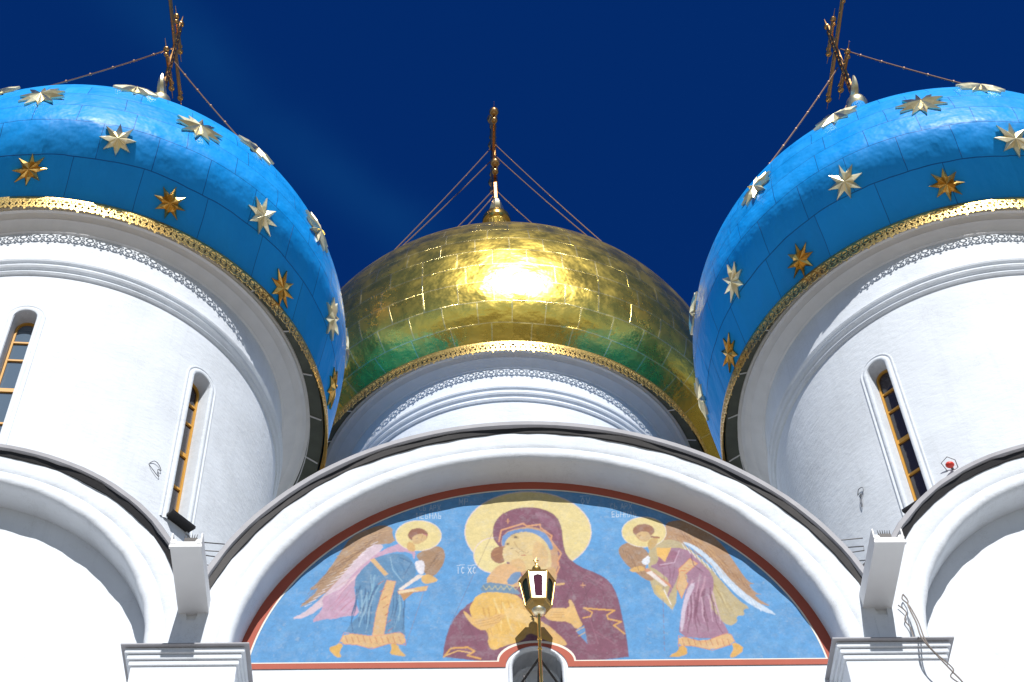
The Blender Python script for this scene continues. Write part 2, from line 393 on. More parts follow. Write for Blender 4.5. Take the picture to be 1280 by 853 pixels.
def tower(c0, deltas, dims, blue, windows, stars, labels):
    """one drum with its dome"""
    cx0, cy0 = c0
    def cen(dl):
        s = (cy0 + dl - CAMY) / (cy0 - CAMY)
        return CAMX + s * (cx0 - CAMX), cy0 + dl
    root = empty('domed_tower', (cx0, cy0, 15))
    tag(root, labels[0], 'tower', labels[1])
    wr = dims['wr']; zm0, zm1 = dims['zm']; zc = dims['zc']; lz, lr, ld = dims['lip']; rz, rr, rd = dims['rim']
    # drum wall with window openings
    c = cen(0)
    wall = MB()
    rg = [(14.6, wr - .5, *c)] + [(z, wr, *c) for z in (14.6, 18, 21, 23, 25, 27, zm0 - .3, zm0 - .02)]
    rg = rg[1:] + [(zm0 + .1, wr - .3, *c)]
    loft(wall, rg, 160)
    n = 160
    vs = []
    wall.f.append(tuple(reversed(range(n)))); wall.f.append(tuple(range((len(rg) - 1) * n, len(rg) * n)))
    wo = wall.build('drum_wall', M['plaster_drum'], root, angle=30)
    if windows:
        cut = MB()
        for a0 in windows:
            a = R(a0)
            shp = cyl_cut_window_shape(.215, 23.62, 27.835)
            m = len(shp)
            dv = Vector((math.sin(a), -math.cos(a), 0)); tv = Vector((math.cos(a), math.sin(a), 0))
            C = Vector((c[0], c[1], 0))
            ins = [C + dv * (wr - .40) + tv * (u * .96) + Vector((0, 0, z)) for u, z in shp]
            out = [C + dv * (wr + .3) + tv * (u * 1.04) + Vector((0, 0, z)) for u, z in shp]
            cut.add(ins + out, [tuple(range(m)), tuple(reversed(range(m, 2 * m)))] + [(i, m + i, m + (i + 1) % m, (i + 1) % m) for i in range(m)])
        co = cut.build('cutter', None, root)
        md = wo.modifiers.new('bool', 'BOOLEAN'); md.object = co; md.operation = 'DIFFERENCE'; md.solver = 'EXACT'
        dg = bpy.context.evaluated_depsgraph_get()
        me = bpy.data.meshes.new_from_object(wo.evaluated_get(dg))
        wo.modifiers.clear(); wo.data = me
        bpy.data.objects.remove(co, do_unlink=True)
        me.polygons.foreach_set('use_smooth', [True] * len(me.polygons))
        try: me.set_sharp_from_angle(angle=R(25))
        except Exception: pass
    # upper part: string mouldings, band, cornice
    up = MB()
    H = zm1 - zm0
    rgs = [(zm0 - .02, wr - .02, *c), (zm0, wr + .04, *c), (zm0 + .04, wr + .07, *c), (zm0 + .08, wr + .05, *c), (zm0 + .09, wr + .035, *c), (zm0 + .13, wr + .04, *c),
           (zm0 + .15, wr + .09, *c), (zm0 + .19, wr + .115, *c), (zm0 + .23, wr + .09, *c), (zm0 + .25, wr + .06, *c), (zm0 + .31, wr + .065, *c),
           (zm0 + .33, wr + .11, *c), (zm0 + .37, wr + .125, *c), (zm0 + .41, wr + .10, *c), (zm0 + .43, wr + .045, *c)]
    rgs = [(zm0 + (z - zm0) * H / .43, r, a, b) for z, r, a, b in rgs]
    rgs += [(zm1 + .1, wr + .03, *c), (zm1 + .3, wr + .03, *c)]
    up_o = MB(); 
    for q in rgs: pass
    loft(up_o, rgs + [(zc, wr + .03, *cen(ld * .06)), ], 160)
    up_o.build('string_moulding', M['plaster_drum'], root, angle=28)
    co = MB()
    def ci(t, z, r): return (z, r, *cen(ld * t))
    dz = lz - zc; dr = lr - wr
    crn = [ci(.06, zc, wr + .031), ci(.08, zc + .02, wr + .08), ci(.10, zc + .06, wr + .10), ci(.2, zc + dz * .30, wr + dr * .28), ci(.3, zc + dz * .45, wr + dr * .42),
           ci(.4, zc + dz * .50, wr + dr * .52), ci(.5, zc + dz * .66, wr + dr * .60), ci(.65, zc + dz * .80, wr + dr * .74), ci(.72, zc + dz * .82, wr + dr * .86), ci(.8, zc + dz * .93, wr + dr * .90),
           ci(1, zc + dz, lr - .03), ci(1, zc + dz + .03, lr), ci(1, zc + dz + .12, lr), ci(1, zc + dz + .14, lr - .25)]
    loft(co, crn, 160)
    co.build('cornice', M['cornice'], root, angle=28)
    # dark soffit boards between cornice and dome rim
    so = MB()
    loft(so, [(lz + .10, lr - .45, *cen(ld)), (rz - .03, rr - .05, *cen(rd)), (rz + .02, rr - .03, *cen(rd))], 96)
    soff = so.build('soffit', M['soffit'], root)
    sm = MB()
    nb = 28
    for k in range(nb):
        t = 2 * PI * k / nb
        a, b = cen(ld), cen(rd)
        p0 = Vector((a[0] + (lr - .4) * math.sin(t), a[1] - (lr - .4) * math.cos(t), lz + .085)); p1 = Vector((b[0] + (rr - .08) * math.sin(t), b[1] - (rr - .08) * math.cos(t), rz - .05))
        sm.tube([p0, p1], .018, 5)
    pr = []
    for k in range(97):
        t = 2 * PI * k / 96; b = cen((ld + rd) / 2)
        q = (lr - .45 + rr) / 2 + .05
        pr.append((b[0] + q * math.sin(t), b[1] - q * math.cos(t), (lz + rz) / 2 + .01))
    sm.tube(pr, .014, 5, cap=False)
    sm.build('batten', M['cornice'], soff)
    # windows
    for a0 in windows:
        a = R(a0)
        def P(u, z, d):
            t = a + u / wr
            return (c[0] + (wr + d) * math.sin(t), c[1] - (wr + d) * math.cos(t), z)
        win = bpy.data.objects.new('window', None); COL.objects.link(win); win.parent = root
        win.location = Vector(P(0, 23.6, 0)) - root.location
        # plaster surround: two rounded rolls
        sr = MB()
        sec = [(.220, -.02), (.223, .020), (.243, .033), (.290, .033), (.306, .020), (.318, .010), (.340, .010), (.348, .018), (.364, .024), (.380, .018), (.386, -.01)]
        path = []
        nn = 14
        for i in range(11): path.append((-1, 0, 23.45 + (27.62 - 23.45) * i / 10))
        for i in range(1, nn): 
            q = PI - PI * i / nn; path.append((math.cos(q), math.sin(q), 27.62))
        for i in range(11): path.append((1, 0, 27.62 - (27.62 - 23.45) * i / 10))
        vs = []; fs = []
        for ux, uz, z in path:
            for rad, dd in sec: vs.append(P(ux * rad, z + uz * rad, dd))
        k = len(sec)
        for i in range(len(path) - 1):
            for j in range(k - 1):
                fs.append((i * k + j, i * k + j + 1, (i + 1) * k + j + 1, (i + 1) * k + j))
        sr.add(vs, fs); sr.build('surround', M['plaster_drum'], win, angle=50)
        # wooden frame
        fr = MB()
        def barp(u0, u1, z0, z1, d0, d1):
            q = [P(u, z, d) for z in (z0, z1) for d in (d0, d1) for u in (u0, u1)]
            fr.add(q, [(0, 1, 3, 2), (4, 6, 7, 5), (0, 4, 5, 1), (2, 3, 7, 6), (0, 2, 6, 4), (1, 5, 7, 3)])
        barp(-.212, -.170, 23.62, 27.63, -.34, -.28); barp(.170, .212, 23.62, 27.63, -.34, -.28)
        for zz, hh in ((27.2, .022), (26.65, .022), (25.75, .05), (24.8, .022), (23.68, .04)): barp(-.175, .175, zz - hh, zz + hh, -.335, -.285)
        vs = []; fs = []
        for i in range(13):
            q = PI * i / 12
            for rad in (.168, .212):
                for dd in (-.34, -.28): vs.append(P(math.cos(q) * rad, 27.62 + math.sin(q) * rad, dd))
        for i in range(12):
            o = i * 4
            for s0, s1 in ((0, 1), (1, 3), (3, 2), (2, 0)): fs.append((o + s0, o + s1, o + 4 + s1, o + 4 + s0))
        fr.add(vs, fs); fr.build('frame', M['ochre'], win, angle=30)
        gl = MB()
        edges = [23.6, 24.8, 25.75, 26.65, 27.2, 27.63]
        for z0, z1 in zip(edges, edges[1:]):
            gl.add([P(-.2, z0, -.32), P(.2, z0, -.32), P(.2, z1, -.32), P(-.2, z1, -.32)], [(0, 1, 2, 3)])
        vs = [P(0, 27.63, -.32)] + [P(math.cos(PI * i / 10) * .2, 27.63 + math.sin(PI * i / 10) * .2, -.32) for i in range(11)]
        gl.add(vs, [(0, i, i + 1) for i in range(1, 11)])
        gl.build('pane', M['glass_sky_glint'] if a0 == 3.5 else M['glass'], win, smooth=False)
        sl = MB()
        q = [P(u, z, d) for z in (23.50, 23.56) for d in (-.2, .20) for u in (-.27, .27)]
        sl.add(q, [(0, 1, 3, 2), (4, 6, 7, 5), (0, 4, 5, 1), (2, 3, 7, 6), (0, 2, 6, 4), (1, 5, 7, 3)])
        sl.build('sill', M['dark_metal'], win, smooth=False)
    # dome shell
    ez, er, ed = dims['eq']
    prof = dome_profile(rz, rr, ez, er, dims['k'], dims['h'], dims['pw'], dims['zk'], dims['rk'])
    def delta(z):
        t = min(1, max(0, (z - rz) / (ez - rz)))
        t = ease(t, dims['k'])
        return rd + (ed - rd) * t
    def cd(z): return cen(delta(z))
    rings = [(z, r, *cd(z)) for z, r in prof]
    dome = loft_uv('dome', rings, 160, M['blue'] if blue else M['gold_dome'], root)
    # knob and finial seat
    kz = dims['zk']; kc = cd(kz); kx = kc[0] + dims.get('kx', 0)
    kb = MB()
    rk = dims['rk']
    q = rk * 1.36
    kb.lathe([(kz - .10, rk * .9), (kz + .02, q * .96), (kz + .12, q), (kz + .12 + q * .35, q * .94), (kz + .12 + q * .65, q * .76), (kz + .12 + q * .86, q * .5), (kz + .12 + q * .97, q * .24), (kz + .2 + q, q * .15)], (kx, kc[1]), 32)
    kb.build('knob', M['gold_star'] if blue else M['gold'], root)
    make_cross('cross', root, (kx, kc[1], kz + .15 + rk * 1.3), dims['cross'], dims['cth'], dims['bh'])
    # lace fringe hanging under the rim
    fc = cen(rd)
    fr = MB()
    circ = 2 * PI * rr
    nu = int(circ / .26)
    def Q(t, z, d=0): return (fc[0] + (rr + d) * math.sin(t), fc[1] - (rr + d) * math.cos(t), z)
    def ring(tc, zc_, r0, r1, nseg=12, a0=0, a1=2 * PI, dep=.012):
        vs = []; fs = []
        full = abs(a1 - a0 - 2 * PI) < 1e-4
        m = nseg if full else nseg + 1
        for i in range(m):
            q = a0 + (a1 - a0) * i / nseg
            for rad in (r0, r1):
                for dd in (.012, .012 + dep): vs.append(Q(tc + math.cos(q) * rad / rr, zc_ - .045 + math.sin(q) * rad, dd + .05))
        for i in range(nseg if full else nseg):
            j = (i + 1) % m
            if not full and i + 1 >= m: break
            for s0, s1 in ((0, 1), (1, 3), (3, 2), (2, 0)): fs.append((i * 4 + s0, i * 4 + s1, j * 4 + s1, j * 4 + s0))
        fr.add(vs, fs)
    # a continuous top rail, middle rail
    for zt, zb, dd in ((rz + .01, rz - .06, .07),):
        vs = []; fs = []
        nn = 240
        for k in range(nn):
            t = 2 * PI * k / nn
            vs += [Q(t, zt, 0), Q(t, zt, dd), Q(t, zb, dd), Q(t, zb, 0)]
        for k in range(nn):
            j = (k + 1) % nn
            for s0 in range(4):
                s1 = (s0 + 1) % 4; fs.append((k * 4 + s0, k * 4 + s1, j * 4 + s1, j * 4 + s0))
        fr.add(vs, fs)
    for k in range(nu):
        t = 2 * PI * k / nu
        h = PI / nu
        ring(t, rz - .105, .050, .086, 12)
        ring(t + h, rz - .07, .014, .036, 6)
        ring(t + h, rz - .170, .020, .046, 8)
        ring(t, rz - .225, .086, .120, 10, PI * 1.0, PI * 2.0)
        ring(t, rz - .255, .024, .054, 8)
        ring(t + h, rz - .262, .018, .044, 8)
        ring(t + h, rz - .325, .0, .030, 6)
        if k % 2 == 0: ring(t, rz - .385, .0, .026, 6)
    fr.build('lace_fringe', M['gold_lace'], root, smooth=False)
    # stars
    zs = np.array([p[0] for p in prof]); rs = np.array([p[1] for p in prof])
    for (az, z, rad, npt) in stars:
        t = R(az)
        r = float(np.interp(z, zs, rs)); sl = (float(np.interp(z + .15, zs, rs)) - float(np.interp(z - .15, zs, rs))) / .3
        cc = cd(z); c2 = cd(z + .15); c1 = cd(z - .15)
        dvec = Vector((math.sin(t), -math.cos(t), 0))
        p = Vector((cc[0], cc[1], z)) + dvec * r
        pu = Vector((c2[0], c2[1], z + .15)) + dvec * float(np.interp(z + .15, zs, rs)) - Vector((c1[0], c1[1], z - .15)) - dvec * float(np.interp(z - .15, zs, rs))
        pu.normalize(); pt = Vector((math.cos(t), math.sin(t), 0))
        nrm = pt.cross(pu).normalized()
        if nrm.dot(dvec) < 0: nrm = -nrm
        spin = random.uniform(-.12, .12)
        rad = rad * random.uniform(.95, 1.05)
        st = MB()
        vs = [p + nrm * (.035 + rad * random.uniform(.13, .19))]
        for i in range(npt * 2):
            q = spin + PI * i / npt
            rr_ = rad * random.uniform(.96, 1.04) if i % 2 == 0 else rad * .47
            hgt = .04 + random.uniform(-.015, .03) if i % 2 == 0 else .03
            # follow the curve of the shell a little
            vs.append(p + (pt * math.sin(q) + pu * math.cos(q)) * rr_ + nrm * (hgt - rr_ * rr_ / (2 * r) * .8 + (.01 if i % 2 == 0 else 0)))
        m = npt * 2
        base = [v - nrm * .05 for v in vs[1:]]
        # tips carry a ridge: extra point half way along each ray
        mids = []
        for i in range(0, m, 2):
            mids.append(vs[0].lerp(vs[1 + i], .5) + nrm * random.uniform(.015, .035))
        st_v = vs + base + mids
        fs = []
        for i in range(m):
            j = (i + 1) % m
            tip, inn = (i, j) if i % 2 == 0 else (j, i)
            mi = 1 + m + m + tip // 2
            fs.append((0, mi, 1 + inn)); fs.append((mi, 1 + tip, 1 + inn))
            fs.append((1 + i, 1 + j, 1 + m + j, 1 + m + i))
        st.add(st_v, fs)
        st.build('star', M['star_gold_shaded'] if z < 31.7 else M['gold_star'], dome, smooth=False)  # low stars take the shaded copy, upper ones the bright sunlit gold
    return root, prof, cd, (kx, kc[1], kz)

def star_rows(off, lo, hi):
    out = []
    rows = ((30.8 + .62, off[0], .37, 8), (32.05, off[1], .40, 8), (33.75, off[2], .52, 10), (35.0, off[3], .52, 10))
    for z, o, r, n in rows:
        for k in range(12):
            a = ((o + 30 * k + 180) % 360) - 180
            if lo <= a <= hi: out.append((a, z, r, n))
    return out

blue_dims = dict(wr=4.62, zm=(29.03, 29.50), zc=30.52, lip=(30.94, 5.325, .35), rim=(31.05, 5.76, .65), eq=(32.5, 5.82, -.45),
                 k=1.62, h=4.23, pw=.552, zk=43.5, rk=.22, cross=4.65, cth=.12, bh=.345)
gold_dims = dict(wr=4.61, zm=(35.44, 36.02), zc=36.80, lip=(37.22, 5.30, .33), rim=(37.31, 5.717, .65), eq=(39.69, 7.014, 1.15),
                 k=3.0, h=6.40, pw=.686, zk=52.85, rk=.38, cross=7.05, cth=.24, bh=.19)

GROUP = 'domed towers of the cathedral'
dL = dict(blue_dims); dL['kx'] = .2
sL = [(-1.4, 31.44, .37, 8), (27.5, 31.36, .37, 8), (57.6, 31.3, .37, 8), (14.2, 32.01, .40, 8), (47.6, 31.91, .40, 8), (77, 31.87, .40, 8),
      (-3.9, 33.37, .52, 10), (29.5, 33.3, .52, 10), (65.3, 33.32, .52, 10), (14.5, 34.6, .52, 10), (45, 34.35, .52, 10),
      (-17, 32.0, .4, 8), (-35, 33.35, .52, 10), (-31, 31.4, .37, 8), (88, 31.4, .37, 8), (-17, 34.5, .5, 10), (98, 33.3, .52, 10), (-65, 33.3, .5, 10), (-48, 31.95, .4, 8)]
sR = [(-14.5, 31.36, .37, 8), (-48.6, 31.3, .37, 8), (-76.5, 31.3, .37, 8), (2.3, 31.9, .40, 8), (-33.5, 31.86, .40, 8), (-66.5, 31.85, .40, 8),
      (-13.0, 33.36, .52, 10), (-53.5, 33.55, .52, 10), (2.4, 34.3, .52, 10), (-31.2, 34.5, .52, 10), (-89, 33.4, .5, 10), (17, 31.4, .37, 8), (20, 33.4, .52, 10), (34, 31.95, .4, 8),
      (50, 31.4, .37, 8), (52, 33.4, .5, 10), (66, 31.95, .4, 8), (36, 34.5, .5, 10), (-100, 31.9, .4, 8)]
TL = tower((-9.531, 6.495), None, dL, True, [3.5, 49, -42], sL, ('white drum tower with starred blue onion dome left of the gold dome', GROUP))
TR = tower((10.441, 6.495), None, blue_dims, True, [-44.3, 1.2, 46], sR, ('white drum tower with starred blue onion dome right of the gold dome', GROUP))
TG = tower((.4222, 14.744), None, gold_dims, False, [], [], ('tallest white drum tower with gilded sheet onion dome, rising behind the mural arch', GROUP))

# ------------------------------------------------------------------ guy chains
def on_dome(T, az, z):
    root, prof, cd, _ = T
    zs = [p[0] for p in prof]; rs = [p[1] for p in prof]
    r = float(np.interp(z, zs, rs)); c = cd(z); t = R(az)
    return Vector((c[0] + r * math.sin(t), c[1] - r * math.cos(t), z))
def chain(T, pairs, group, lbl, rad=.018):
    root, prof, cd, kn = T
    for (dy, dz, az, z, beads, lab) in pairs:
        a = Vector((kn[0], kn[1] + dy, kn[2] + dz)); b = on_dome(T, az, z)
        m = MB()
        pts = []
        n = 14
        for i in range(n + 1):
            t = i / n
            p = a.lerp(b, t); p.z -= .07 * 4 * t * (1 - t) * (a - b).length / 8
            pts.append(p)
        m.tube(pts, rad, 5)
        if beads:
            for i in range(1, beads): 
                q = i / beads * n; k = int(q); p = pts[k].lerp(pts[min(k + 1, n)], q - k); m.ball(p, rad * 1.9, 6)
        o = m.build('guy_chain', M['chain'], root)
chain(TL, [(-.2, 3.0, -18, 35.3, 7, ''), (.2, 3.0, 58, 35.4, 7, ''), (.1, .9, 80, 37, 4, '')], '', '', .022)
chain(TR, [(-.3, 2.9, 15, 35.3, 7, ''), (.3, 2.9, -60, 35.3, 7, ''), (.2, .9, -90, 37, 4, '')], '', '', .022)
chain(TG, [(-.1, 5.3, -52, 44.3, 0, ''), (.1, 4.7, -56, 44.2, 0, ''), (-.1, 5.5, 45, 44.3, 0, ''), (.1, 5.0, 38, 44.5, 0, ''), (0, 2.4, -34, 45.4, 0, ''), (0, 2.0, -28, 45.6, 0, ''), (0, 2.3, 24, 45.4, 0, '')], '', '', .02)

# ------------------------------------------------------------------ facade
fac = empty('cathedral_facade', (0, 0, -1.6))
tag(fac, 'white plastered cathedral front with three round gables, the middle one framing the mural', 'church facade')
ZF = 16.44; ZS = 16.55; XS = 8.99
def arcpts(cx, cz, r, a0, a1, n):
    return [(cx + r * math.cos(R(a0 + (a1 - a0) * i / n)), cz + r * math.sin(R(a0 + (a1 - a0) * i / n))) for i in range(n + 1)]
# tympanum wall: outline extruded, with the niche cut out
out = [(-14, -1.6), (14, -1.6), (14, ZS)] + arcpts(XS, ZS, 4.2, 0, 180, 40) + arcpts(0, ZF, 4.6, 0, 180, 56) + arcpts(-XS, ZS, 4.2, 0, 180, 40) + [(-14, ZS)]
m = MB(); k = len(out)
m.add([(x, 0, z) for x, z in out] + [(x, .9, z) for x, z in out], [tuple(range(k)), tuple(reversed(range(k, 2 * k)))] + [(i, (i + 1) % k, k + (i + 1) % k, k + i) for i in range(k)])
wall = m.build('wall', M['plaster'], fac, angle=30)
NX = -.03
def niche_outline(hw, top, zb=14.2, n=16, el=1.0):
    return [(NX - hw, zb)] + [(NX + hw * math.cos(PI - PI * i / n), top - hw * el + hw * el * math.sin(PI - PI * i / n)) for i in range(n + 1)] + [(NX + hw, zb)]
no = niche_outline(.335, 17.08)
cut = MB(); k = len(no)
cut.add([(x, -.2, z) for x, z in no] + [(x, .38, z) for x, z in no], [tuple(range(k)), tuple(reversed(range(k, 2 * k)))] + [(i, (i + 1) % k, k + (i + 1) % k, k + i) for i in range(k)])
co = cut.build('cutter', None, fac)
md = wall.modifiers.new('b', 'BOOLEAN'); md.object = co; md.operation = 'DIFFERENCE'; md.solver = 'EXACT'
dg = bpy.context.evaluated_depsgraph_get(); me = bpy.data.meshes.new_from_object(wall.evaluated_get(dg)); wall.modifiers.clear(); wall.data = me
bpy.data.objects.remove(co, do_unlink=True)
me.polygons.foreach_set('use_smooth', [False] * len(me.polygons))
# rounded plaster frame round the niche
m = MB(); sec = [(.335, .3), (.335, -.02), (.345, -.05), (.36, -.060), (.385, -.05), (.395, -.02), (.397, .02)]
path = [(-1, 0, 14.2 + (16.745 - 14.2) * i / 3) for i in range(4)] + [(math.cos(PI - PI * i / 16), math.sin(PI - PI * i / 16), 16.745) for i in range(1, 16)] + [(1, 0, 16.745 - (16.745 - 14.2) * i / 3) for i in range(4)]
vs = [(NX + ux * r_, y_, z_ + uz * r_) for ux, uz, z_ in path for r_, y_ in sec]
k = len(sec)
m.add(vs, [(i * k + j, i * k + j + 1, (i + 1) * k + j + 1, (i + 1) * k + j) for i in range(len(path) - 1) for j in range(k - 1)])
m.build('niche_surround', M['plaster'], fac, angle=50)

def wob(a, s): return .006 * math.sin(a * 9 + s) + .005 * math.sin(a * 23 + s * 2) + .005 * math.sin(a * 47 + s * 3)
def sweep_arch(cx, cz, sec, a0, a1, n, foot=None, seed=0.):
    """sec: (radius, y) ; angles in degrees; optional straight feet down to z=foot"""
    st = []
    if foot is not None:
        st.append((1 if a0 < 90 else -1, 0, foot, 0))
    for i in range(n + 1):
        a = R(a0 + (a1 - a0) * i / n); st.append((math.cos(a), math.sin(a), cz, a))
    if foot is not None: st.append((-1, 0, foot, PI))
    vs = []; kk = len(sec)
    for ux, uz, z, a in st:
        for j, (r, y) in enumerate(sec):
            w = wob(a, seed + j * .15) if 0 < j < kk - 1 else 0
            vs.append((cx + ux * (r + w), y + w * .8, z + uz * (r + w)))
    fs = [(i * kk + j, i * kk + (j + 1) % kk, (i + 1) * kk + (j + 1) % kk, (i + 1) * kk + j) for i in range(len(st) - 1) for j in range(kk)]
    fs += [tuple(range(kk)), tuple(reversed(range((len(st) - 1) * kk, len(st) * kk)))]
    mb = MB(); mb.add(vs, fs); return mb
SLAB = 16.53
def arch_section(ri, ro):
    return [(ri + .01, .03), (ri + .005, -.20), (ri, -.42), (ri + .012, -.475), (ri + .04, -.515), (ri + .085, -.535), (ri + .17, -.535), (ri + .22, -.515), (ri + .245, -.49), (ri + .26, -.487), (ri + .28, -.50), (ri + .33, -.515), (ro, -.52), (ro, .03)]
sweep_arch(0, ZF, arch_section(4.15, 4.73), 0, 180, 110, SLAB - .03, 1.).build('archivolt', M['plaster'], fac, angle=35)
sweep_arch(-XS, ZS, arch_section(3.70, 4.26), 0, 180, 90, SLAB - .03, 4.).build('archivolt', M['plaster'], fac, angle=35)
sweep_arch(XS, ZS, arch_section(3.70, 4.26), 0, 180, 90, SLAB - .03, 7.).build('archivolt', M['plaster'], fac, angle=35)
# spandrel fill between neighbouring arches
for s in (-1, 1):
    m = MB(); xs = sorted((s * 4.60, s * 4.84)); m.box(xs[0], xs[1], -.524, .02, SLAB - .03, 17.2)
    xs = sorted((s * 4.42, s * 5.0)); m.box(xs[0], xs[1], -.48, .01, 17.0, 17.9)
    m.build('spandrel', M['plaster'], fac, smooth=False)
# grey sheet roofs over the arches
def roof_arch(cx, cz, r0, r1, a0, a1, seed):
    n = 60
    secs = [(r0 + .03, 2.9), (r0 + .05, -.50), (r0 + .052, -.60), (r0 + .062, -.625), (r1 - .02, -.632), (r1 - .005, -.61), (r1, 2.9)]
    return sweep_arch(cx, cz, secs, a0, a1, n, None, seed)
roof_arch(0, ZF, 4.745, 4.90, 14.6, 165.4, 2.).build('roof_edge', M['grey_metal'], fac, angle=40)
roof_arch(-XS, ZS, 4.275, 4.42, 14.0, 178, 5.).build('roof_edge', M['grey_metal'], fac, angle=40)
roof_arch(XS, ZS, 4.275, 4.42, 2, 166, 8.).build('roof_edge', M['grey_metal'], fac, angle=40)
# dark strip standing in for the shade under the roof sheet
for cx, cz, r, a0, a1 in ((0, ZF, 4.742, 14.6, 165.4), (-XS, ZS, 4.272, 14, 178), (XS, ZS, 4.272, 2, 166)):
    sweep_arch(cx, cz, [(r - .035, .02), (r - .035, -.545), (r + .048, -.575), (r + .048, .02)], a0, a1, 60, None, cx).build('gap_shade_strip', M['dark_metal'], fac, angle=40)
m = MB(); m.box(-14, 14, .9, 26, 16.9, 17.3); m.build('roof', M['roof_iron'], fac, smooth=False)
m = MB(); m.box(-14, -13.4, .9, 26, -1.6, 16.9); m.box(13.4, 14, .9, 26, -1.6, 16.9); m.box(-14, 14, 26, 26.6, -1.6, 17.3); m.build('side_wall', M['plaster'], fac, smooth=False)
# pilasters with capitals
for s in (-1, 1):
    x0, x1 = (-5.38, -4.00) if s < 0 else (4.02, 5.36)
    m = MB(); m.box(x0, x1, -.65, .02, -1.6, 16.245)
    pil = m.build('pilaster', M['plaster'], fac, smooth=False, bevel=.012)
    m = MB()
    for (ex, yf, z0, z1) in ((.03, -.675, 16.24, 16.325), (.06, -.702, 16.325, 16.41), (.095, -.732, 16.41, 16.50)):
        m.box(x0 - ex, x1 + ex, yf, .015, z0, z1 + .0)
    m.build('capital', M['plaster'], pil, smooth=False, bevel=.014)
    m = MB(); m.box(x0 - .15, x1 + .15, -.79, .012, 16.502, 16.528)
    m.build('flashing', M['grey_metal'], pil, smooth=False, bevel=.006)

# ------------------------------------------------------------------ mural
def A(*p): return [(310 + x / 3.37, 600 + y / 3.37) for x, y in p]
def B(*p): return [(540 + x / 3.373, 600 + y / 3.373) for x, y in p]
def Cc(*p): return [(760 + x / 3.372, 600 + y / 3.372) for x, y in p]
# map from traced image pixels (u, v) to metres on the wall plane
SRC = [(300, 600), (1050, 600), (1050, 850), (300, 850)]
DST = [(-4.41634, 20.70181), (4.81889, 20.63082), (4.07438, 16.49970), (-4.03497, 16.59817)]
def homography(src, dst):
    a = []; b = []
    for (u, v), (x, y) in zip(src, dst):
        a.append([u, v, 1, 0, 0, 0, -x * u, -x * v]); b.append(x)
        a.append([0, 0, 0, u, v, 1, -y * u, -y * v]); b.append(y)
    return np.append(np.linalg.solve(np.array(a), np.array(b)), 1).reshape(3, 3)
HM = homography(SRC, DST); HI = np.linalg.inv(HM)
nx, nz = 960, 350
X = np.linspace(-4.06, 4.06, nx + 1); Z = np.linspace(16.84, 20.52, nz + 1)
XX, ZZ = np.meshgrid(X, Z)
W = HI[2, 0] * XX + HI[2, 1] * ZZ + HI[2, 2]
U = (HI[0, 0] * XX + HI[0, 1] * ZZ + HI[0, 2]) / W
V = (HI[1, 0] * XX + HI[1, 1] * ZZ + HI[1, 2]) / W
def lin(c):
    c = np.array(c, float) / 255
    return np.where(c <= .04045, c / 12.92, ((c + .055) / 1.055) ** 2.4) * .70
def noise2(f, seed):
    r = np.random.default_rng(seed); g = r.random((int(40 * f) + 3, int(96 * f) + 3))
    a = (ZZ - Z[0]) / (Z[-1] - Z[0]) * (g.shape[0] - 2); b = (XX - X[0]) / (X[-1] - X[0]) * (g.shape[1] - 2)
    i = a.astype(int); j = b.astype(int); fa = a - i; fb = b - j
    fa = fa * fa * (3 - 2 * fa); fb = fb * fb * (3 - 2 * fb)
    return (g[i, j] * (1 - fa) * (1 - fb) + g[i + 1, j] * fa * (1 - fb) + g[i, j + 1] * (1 - fa) * fb + g[i + 1, j + 1] * fa * fb) - .5
NO = noise2(.35, 1) * .6 + noise2(1, 2) * .5 + noise2(3, 3) * .35
BR = noise2(2.5, 5)
IMG = np.zeros((nz + 1, nx + 1, 3))
REG = np.zeros((nz + 1, nx + 1), int)
IMG[:] = lin((92, 160, 218))
IMG *= (1 + .18 * NO)[..., None]
tint = np.clip(noise2(.5, 8) * 1.4, 0, 1)[..., None]
IMG = IMG * (1 - .35 * tint) + lin((130, 190, 235)) * .35 * tint
Z0 = [0]
def inpoly(pts, jit=.5):
    pts = np.array(pts); x0, y0 = pts.min(0) - 2; x1, y1 = pts.max(0) + 2
    m = (U > x0) & (U < x1) & (V > y0) & (V < y1)
    u = U[m] + jit * BR[m]; v = V[m] + jit * BR[m]
    ins = np.zeros(u.shape, bool); n = len(pts)
    for i in range(n):
        ax, ay = pts[i]; bx, by = pts[(i + 1) % n]
        if ay == by: continue
        c = ((ay > v) != (by > v)) & (u < (bx - ax) * (v - ay) / (by - ay) + ax)
        ins ^= c
    out = np.zeros(U.shape, bool); out[m] = ins
    return out
def smoothpts(p, it=2):
    for _ in range(it):
        q = []
        n = len(p)
        for i in range(n):
            a = p[i]; b = p[(i + 1) % n]
            q += [(a[0] * .75 + b[0] * .25, a[1] * .75 + b[1] * .25), (a[0] * .25 + b[0] * .75, a[1] * .25 + b[1] * .75)]
        p = q
    return p
def paint(mask, col, al=1., var=.14, reg=None):
    c = lin(col) * (1 + var * NO[mask] + var * .5 * BR[mask])[:, None]
    IMG[mask] = IMG[mask] * (1 - al) + c * al
    if reg is not None: REG[mask] = reg
def poly(p, col, sm=2, al=1., reg=None, var=.14): paint(inpoly(smoothpts(p, sm) if sm else p), col, al, var, reg)
